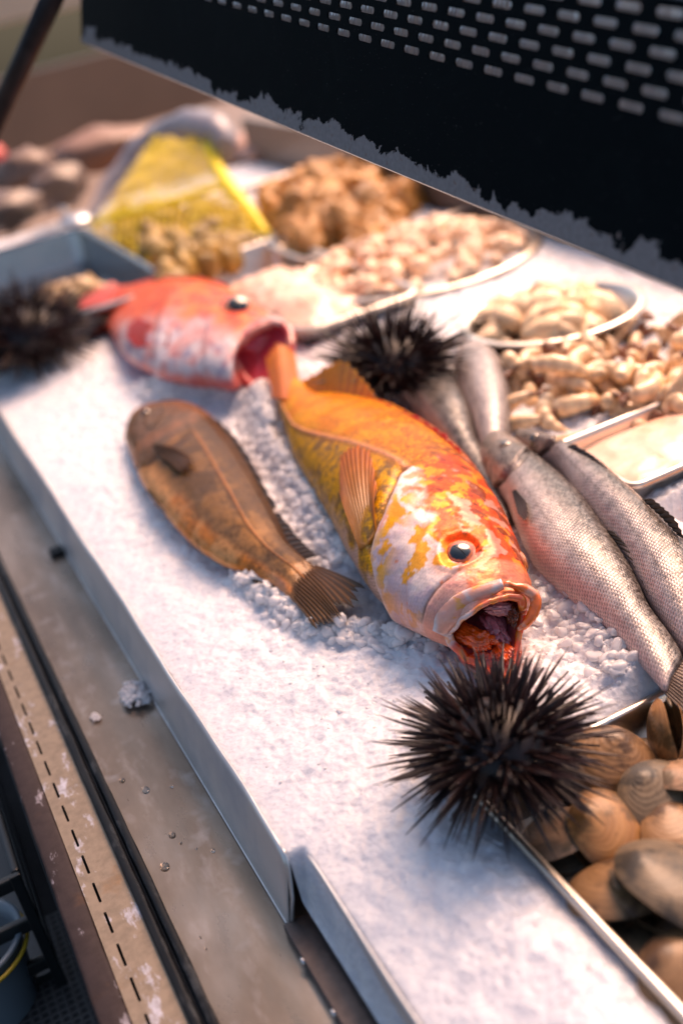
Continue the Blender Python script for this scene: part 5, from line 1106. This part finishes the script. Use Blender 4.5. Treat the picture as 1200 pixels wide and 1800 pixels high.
# net bag of mussels
def m_net():
    t = NT('yellow_net_cord'); t.setp(Base_Color=(0.95, 0.74, 0.01), Roughness=0.45); return t.m
nb = empty('net_bag', P(310, 470, 0.0), 'bright yellow net bag full of mussels with its empty end standing up', 'net bag')
ms = m_simple('mussel_shell', hx(226, 184, 80), hx(120, 90, 40), 0.4, 60, 0.3, 0.0, 0.003); msm = [lump_mesh(k + 50, ms, 0.35, 1.5, 2, 0.5) for k in range(4)]
pts, sz = [], []
for k in range(170):
    px = 185 + g.random() * 270; py = 372 + g.random() * 118
    f = (py - 372) / 118
    if px < 175 + 110 * f or px > 415 + 40 * (1 - abs(f - .3)) - 120 * max(0, f - 0.45): continue
    z = 0.012 + 0.050 * math.sin(min(max((px - 170) / 290, 0), 1) * math.pi) * (0.4 + 0.6 * g.random()); pts.append(tuple(P(px, py, z))); sz.append(0.018 + 0.008 * g.random())
scatter('mussel', msm, pts, sz, 'olive brown mussel inside the yellow net bag', 'mussel', 'mussels in the net bag', 4)
def net(name, quadU, n, m, bulge, parent, w_=0.0009, seed=0):
    """quadU: bottom-left, bottom-right, top-right, top-left as (px,py,z); diamond netting of real cords"""
    a, b, c_, d = [P(*q) for q in quadU]; out = []
    def pt(u, v):
        p = (a * (1 - u) + b * u) * (1 - v) + (d * (1 - u) + c_ * u) * v; p = p + np.array([0.02, -0.02, 0.05]) * bulge * math.sin(u * math.pi) * math.sin(v * math.pi)
        q = fbm(np.array([u * 6, v * 6, seed * 1.0]), 2, seed) - 0.5; return p + np.array([q, -q, q]) * 0.02
    for fam in (1, -1):
        for k in range(-m, n + 1):
            path = []
            for s in np.linspace(0, 1, 26):
                u = (k + s * m * 1.0) / n if fam > 0 else (k + (1 - s) * m) / n
                if 0 <= u <= 1: path.append(pt(u, s))
            if len(path) > 2: out.append(tube(path, w_, 3, False))
    V, Fc = joinvf(out); return add_mesh(name, V, Fc, MN, parent)
MN = m_net()
net('net_lower', [(296, 492, 0.035), (472, 412, 0.030), (404, 318, 0.080), (160, 395, 0.055)], 20, 11, 0.5, nb, 0.0009, 1)
net('net_lower', [(285, 494, 0.004), (300, 490, 0.035), (165, 388, 0.055), (158, 398, 0.01)], 6, 22, 0.1, nb, 0.0009, 4)
net('net_upper', [(165, 392, 0.055), (404, 318, 0.080), (368, 250, 0.13), (268, 240, 0.15)], 24, 10, 0.2, nb, 0.0009, 2)
net('net_upper', [(185, 380, 0.045), (398, 322, 0.070), (360, 255, 0.12), (275, 246, 0.14)], 18, 8, -0.2, nb, 0.0009, 3)
add_mesh('gathered_edge', *tube(catmull([P(362, 252, 0.13), P(380, 290, 0.10), P(404, 330, 0.075), P(440, 372, 0.05), P(470, 412, 0.03)], 30), np.r_[np.linspace(0.008, 0.013, 15), np.linspace(0.013, 0.006, 15)], 10), MN, nb)
add_mesh('gathered_edge', *tube(catmull([P(164, 392, 0.055), P(240, 372, 0.068), P(330, 346, 0.076), P(404, 322, 0.08)], 30), 0.0055, 8), MN, nb)
# white plastic bag behind
def m_plastic():
    t = NT('milky_plastic'); t.setp(Base_Color=(0.30, 0.28, 0.31), Roughness=0.35, Subsurface_Weight=0.3, Subsurface_Radius=(0.01, 0.01, 0.01)); return t.m
MPl = m_plastic()
ph_ = catmull([P(150, 392, 0.02), P(190, 330, 0.06), P(250, 262, 0.11), P(330, 222, 0.15), P(385, 235, 0.14), P(395, 262, 0.12)], 50)
V, Fc = tube(ph_, np.interp(np.linspace(0, 1, 50), [0, 0.3, 0.7, 1], [0.006, 0.02, 0.034, 0.02]), 20); V = np.asarray(V); V = V + (fbm(V * 40, 3, 5) - 0.5)[:, None] * 0.02
o = add_mesh('plastic_bag', V, Fc, MPl, None, at=ph_[0]); tag(o, 'crumpled milky plastic bag curving up behind the yellow net bag', 'plastic bag')

# ------------------------------------------------------------------ prawns
def m_prawn():
    t = NT('prawn_shell'); at = t.attr('suv'); sp = t.new('SeparateXYZ'); t.link(at.outputs['Vector'], sp.inputs[0]); oi = t.new('ObjectInfo')
    wv = t.math('SINE', t.math('MULTIPLY', sp.outputs[0], 44.0)); v = t.coord(); n = t.noise(3, 4, 0.6, v)
    c = t.mixc(n, hx(252, 222, 178), hx(238, 196, 146)); c = t.mixc(t.math('MULTIPLY', t.math('ADD', wv, 1.0), 0.16), c, hx(150, 100, 66))
    c = t.mixc(t.ramp(sp.outputs[0], [(0.86, (0, 0, 0)), (0.93, (1, 1, 1))]), c, hx(130, 84, 50))
    hs = t.new('HueSaturation'); t.link(c, hs.inputs['Color']); t.link(t.math('ADD', t.math('MULTIPLY', oi.outputs['Random'], 0.4), 0.8), hs.inputs['Value']); t.base(hs.outputs[0])
    t.setp(Roughness=0.3, Coat_Weight=0.3, Subsurface_Weight=0.05, Subsurface_Radius=(0.008, 0.005, 0.003)); return t.m
M['prawn'] = m_prawn()
def prawn_meshes():
    n, m = 70, 18; s = np.linspace(0, 1, n); a = s * 2.7; Rr = 1.2 - 0.3 * s; path = np.c_[Rr * np.cos(a), Rr * np.sin(a), 0 * s]
    rad = np.interp(s, [0, 0.06, 0.3, 0.7, 0.9, 1], [0.10, 0.27, 0.31, 0.22, 0.12, 0.06]) * (1 + 0.07 * np.abs((s * 7) % 1 - 0.5) * 2)
    V, Fc = tube(path, rad, m); V = np.asarray(V) * [1, 1, 1.15]
    me = bpy.data.meshes.new('prawn_body'); me.from_pydata(V.tolist(), [], Fc); me.polygons.foreach_set('use_smooth', np.ones(len(me.polygons), bool)); me.materials.append(M['prawn'])
    at = me.attributes.new('suv', 'FLOAT_VECTOR', 'POINT'); at.data.foreach_set('vector', arr(np.float32, np.c_[np.repeat(s, m), np.tile(np.arange(m) / m, n), np.zeros(n * m)]).ravel())
    ends = []
    e = path[-1]; d = path[-1] - path[-3]; d /= np.linalg.norm(d)
    for k in (-1, -0.4, 0.4, 1):
        q = np.array([d[0] * math.cos(k * 0.5), d[1], k * 0.5]); ends.append(tube([e, e + q * 0.3, e + q * 0.62], [0.06, 0.14, 0.03], 6))
    v2, f2 = joinvf(ends); m2 = bpy.data.meshes.new('tail_fan'); m2.from_pydata(v2.tolist(), [], f2); m2.polygons.foreach_set('use_smooth', np.ones(len(m2.polygons), bool)); m2.materials.append(m_simple('prawn_tail', hx(150, 90, 50), hx(90, 56, 40), 0.35))
    return me, m2
PB, PT = prawn_meshes(); pr0 = None
g = np.random.default_rng(19); plist = []
for row, (py, xs_, z) in enumerate(((578, (1120, 1165, 1215), 0.020), (612, (930, 985, 1040, 1095, 1150, 1205), 0.024), (650, (915, 965, 1015, 1070, 1125, 1180, 1230), 0.028), (690, (925, 970, 1025, 1075, 1130, 1180, 1230), 0.026), (728, (945, 995, 1050, 1105, 1165, 1225), 0.018), (630, (950, 1055, 1160), 0.040), (668, (990, 1090, 1200), 0.042), (752, (965, 1020, 1075), 0.008))):
    for x in xs_: plist.append((x + g.normal() * 8, py + g.normal() * 6, z))
for k in range(60): plist.append((915 + g.random() * 310, 590 + g.random() * 150, 0.008 + 0.012 * g.random()))
for (x, y, z) in plist:
    r = empty('prawn', P(x, y, z), 'raw beige prawn in the pile between the scallop bowl and the ice tub', 'prawn', 'raw prawns piled behind the silver fish', rot=((g.random() - 0.5) * 2.0, (g.random() - 0.5) * 2.0, g.random() * 6.28))
    s_ = 0.0215 + 0.004 * g.random(); r.scale = (s_,) * 3
    for nm, me in (('body', PB), ('tail_fan', PT)): o = bpy.data.objects.new(nm, me); COL.objects.link(o); o.parent = r

# ------------------------------------------------------------------ ice tub and orange shellfish at the right edge
tx0, ty0, ty1 = TX0, TY0, TY1
pan('ice_tub', tx0, tx0 + 0.3, ty0, ty1, 0.030, 0.05, 'shallow metal tub of pink lit ice at the right edge behind the silver fish', M['goldsteel'], rim=0.005, rad=0.006, rimz=0.002, cat='tub', taper=0.004)
o = heap_surface('tub_ice', tx0 + 0.002, tx0 + 0.298, ty0 + 0.002, ty1 - 0.002, 0.020, 0.012, M['pink_lit_ice'], None, 15, 50, 0.006, 80); tag(o, kind='stuff')
pan('orange_pan', tx0 + 0.0, tx0 + 0.3, BY + 0.015, ty0 - 0.012, 0.004, 0.05, 'metal pan of orange shellfish at the right edge below the ice tub', M['goldsteel'], rim=0.003, rad=0.006, rimz=0.001, cat='pan', taper=0.003)
om = m_simple('orange_shellfish', hx(244, 176, 70), hx(214, 120, 30), 0.35, 60, 0.5, 0.2); omm = [lump_mesh(k + 70, om, 0.4, 1.8, 3, 0.6) for k in range(3)]
pts, sz = [], []
for k in range(60):
    pts.append((tx0 + 0.02 + 0.22 * g.random(), ty0 - 0.03 - 0.16 * g.random(), -0.028 + 0.028 * g.random())); sz.append(0.013 + 0.004 * g.random())
scatter('mussel_meat', omm, pts, sz, 'glossy orange piece of shellfish in the pan at the right edge', 'shellfish', 'orange shellfish in the pan', 6)

# ------------------------------------------------------------------ background
def flat_m(name, c, rough=0.6, f=3, var=0.25):
    t = NT(name); v = t.coord(); n = t.noise(f, 5, 0.6, v); t.base(t.mixc(n, tuple(np.array(c) * (1 - var)), tuple(np.minimum(np.array(c) * (1 + var), 1)))); t.setp(Roughness=rough); return t.m
taupe = flat_m('taupe_panel', (0.20, 0.155, 0.12), 0.35, 6)
o = add_box('back_panel', (0.832, 0.0, -0.2), (0.85, 2.4, 0.10), taupe, None, 0.003, at=(0.84, 1.3, -0.2)); tag(o, 'taupe steel back panel of the display behind the plates', 'panel')
rr = empty('support_rod', P(20, 160, 0.1), 'slim black support rod at the top left corner', 'rod')
qa = CAM + ray(-20, 240) * 1.25; qb = CAM + ray(118, -60) * 1.05
add_mesh('rod', *tube([qa, (qa + qb) / 2, qb], 0.0105, 14), M['black'], rr); k = qa + (qa - qb) * 0.8; add_mesh('rod_foot', *tube([qa, qa + (qa - qb) * 1.2], 0.012, 14), M['black'], rr)
bw = flat_m('brown_panelling', (0.30, 0.19, 0.12), 0.5, 2.5, 0.35)
o = add_box('rear_wall', (-2.5, 6.2, -0.9), (5.5, 6.3, 0.02), bw, None, 0, at=(1.5, 6.25, -0.9)); tag(o, 'low blurred brown wall in the background', 'wall')
o = add_box('rear_counter', (-1.2, 3.6, -0.9), (3.2, 5.2, -0.22), flat_m('tan_counter', (0.26, 0.17, 0.115), 0.4, 2.2, 0.4), None, 0.01, at=(1, 4.4, -0.9)); tag(o, 'blurred tan neighbouring counter beyond the end of the ice', 'counter')
o = add_box('cream_awning', (-0.6, 6.4, 0.25), (2.0, 6.5, 0.9), flat_m('cream_cloth', (0.7, 0.58, 0.42), 0.7, 2), None, 0.01, at=(0.6, 6.45, 0.25)); tag(o, 'blurred cream cloth awning at the top left corner', 'awning')
# blurred things on and beyond the counter end
def blurlump(px, py, z, dist, r3, col, name, label, cat, seed):
    c0 = CAM + ray(px, py) * dist; mt_ = flat_m(name + '_surface', col, 0.45, 20, 0.3); bv, bf = ico(3); V = bv * (1 + 0.9 * (fbm(bv * 2.2, 4, seed) - 0.5))[:, None] * r3
    o = add_mesh(name, V + c0, bf, mt_, None, at=c0 - [0, 0, r3[2]]); tag(o, label, cat)
for i_, (px, py, ds, r3, col, nm, lb) in enumerate((
 (175, 262, 3.1, (0.14, 0.12, 0.05), (140, 104, 84), 'parcel', 'blurred reddish brown parcel left of the plastic bag'),
 (455, 262, 2.5, (0.09, 0.10, 0.04), (196, 156, 136), 'parcel', 'blurred pinkish parcel between plastic bag and canopy edge'),
 (40, 300, 2.4, (0.07, 0.07, 0.04), (120, 92, 76), 'sack', 'blurred dark brown sack left of the steel spoon'),
 (100, 330, 2.2, (0.06, 0.05, 0.04), (110, 90, 78), 'sack', 'blurred dark grey sack behind the steel spoon'),
 (15, 372, 2.0, (0.06, 0.05, 0.03), (116, 98, 88), 'sack', 'blurred grey sack at the left edge behind the dark pan'),
 (-5, 285, 2.45, (0.025, 0.04, 0.04), (190, 40, 30), 'tub', 'blurred small red tub at the left edge'))):
    blurlump(px, py, 0, ds, r3, hx(*col), nm, lb, nm, i_ + 1)
sp0, sp1 = P(62, 318, 0.06), P(116, 372, 0.05)
tg = empty('serving_spoon', sp0, 'blurred steel spoon handle leaning behind the left pan', 'spoon'); add_mesh('handle', *tube([sp0, (sp0 + sp1) / 2 + [0, 0, 0.003], sp1], 0.006, 8), M['steel'], tg)
bv, bf = ico(3); add_mesh('spoon_bowl', bv * [0.03, 0.04, 0.012] + sp1 + (sp1 - sp0) * 0.25, bf, M['steel'], tg)
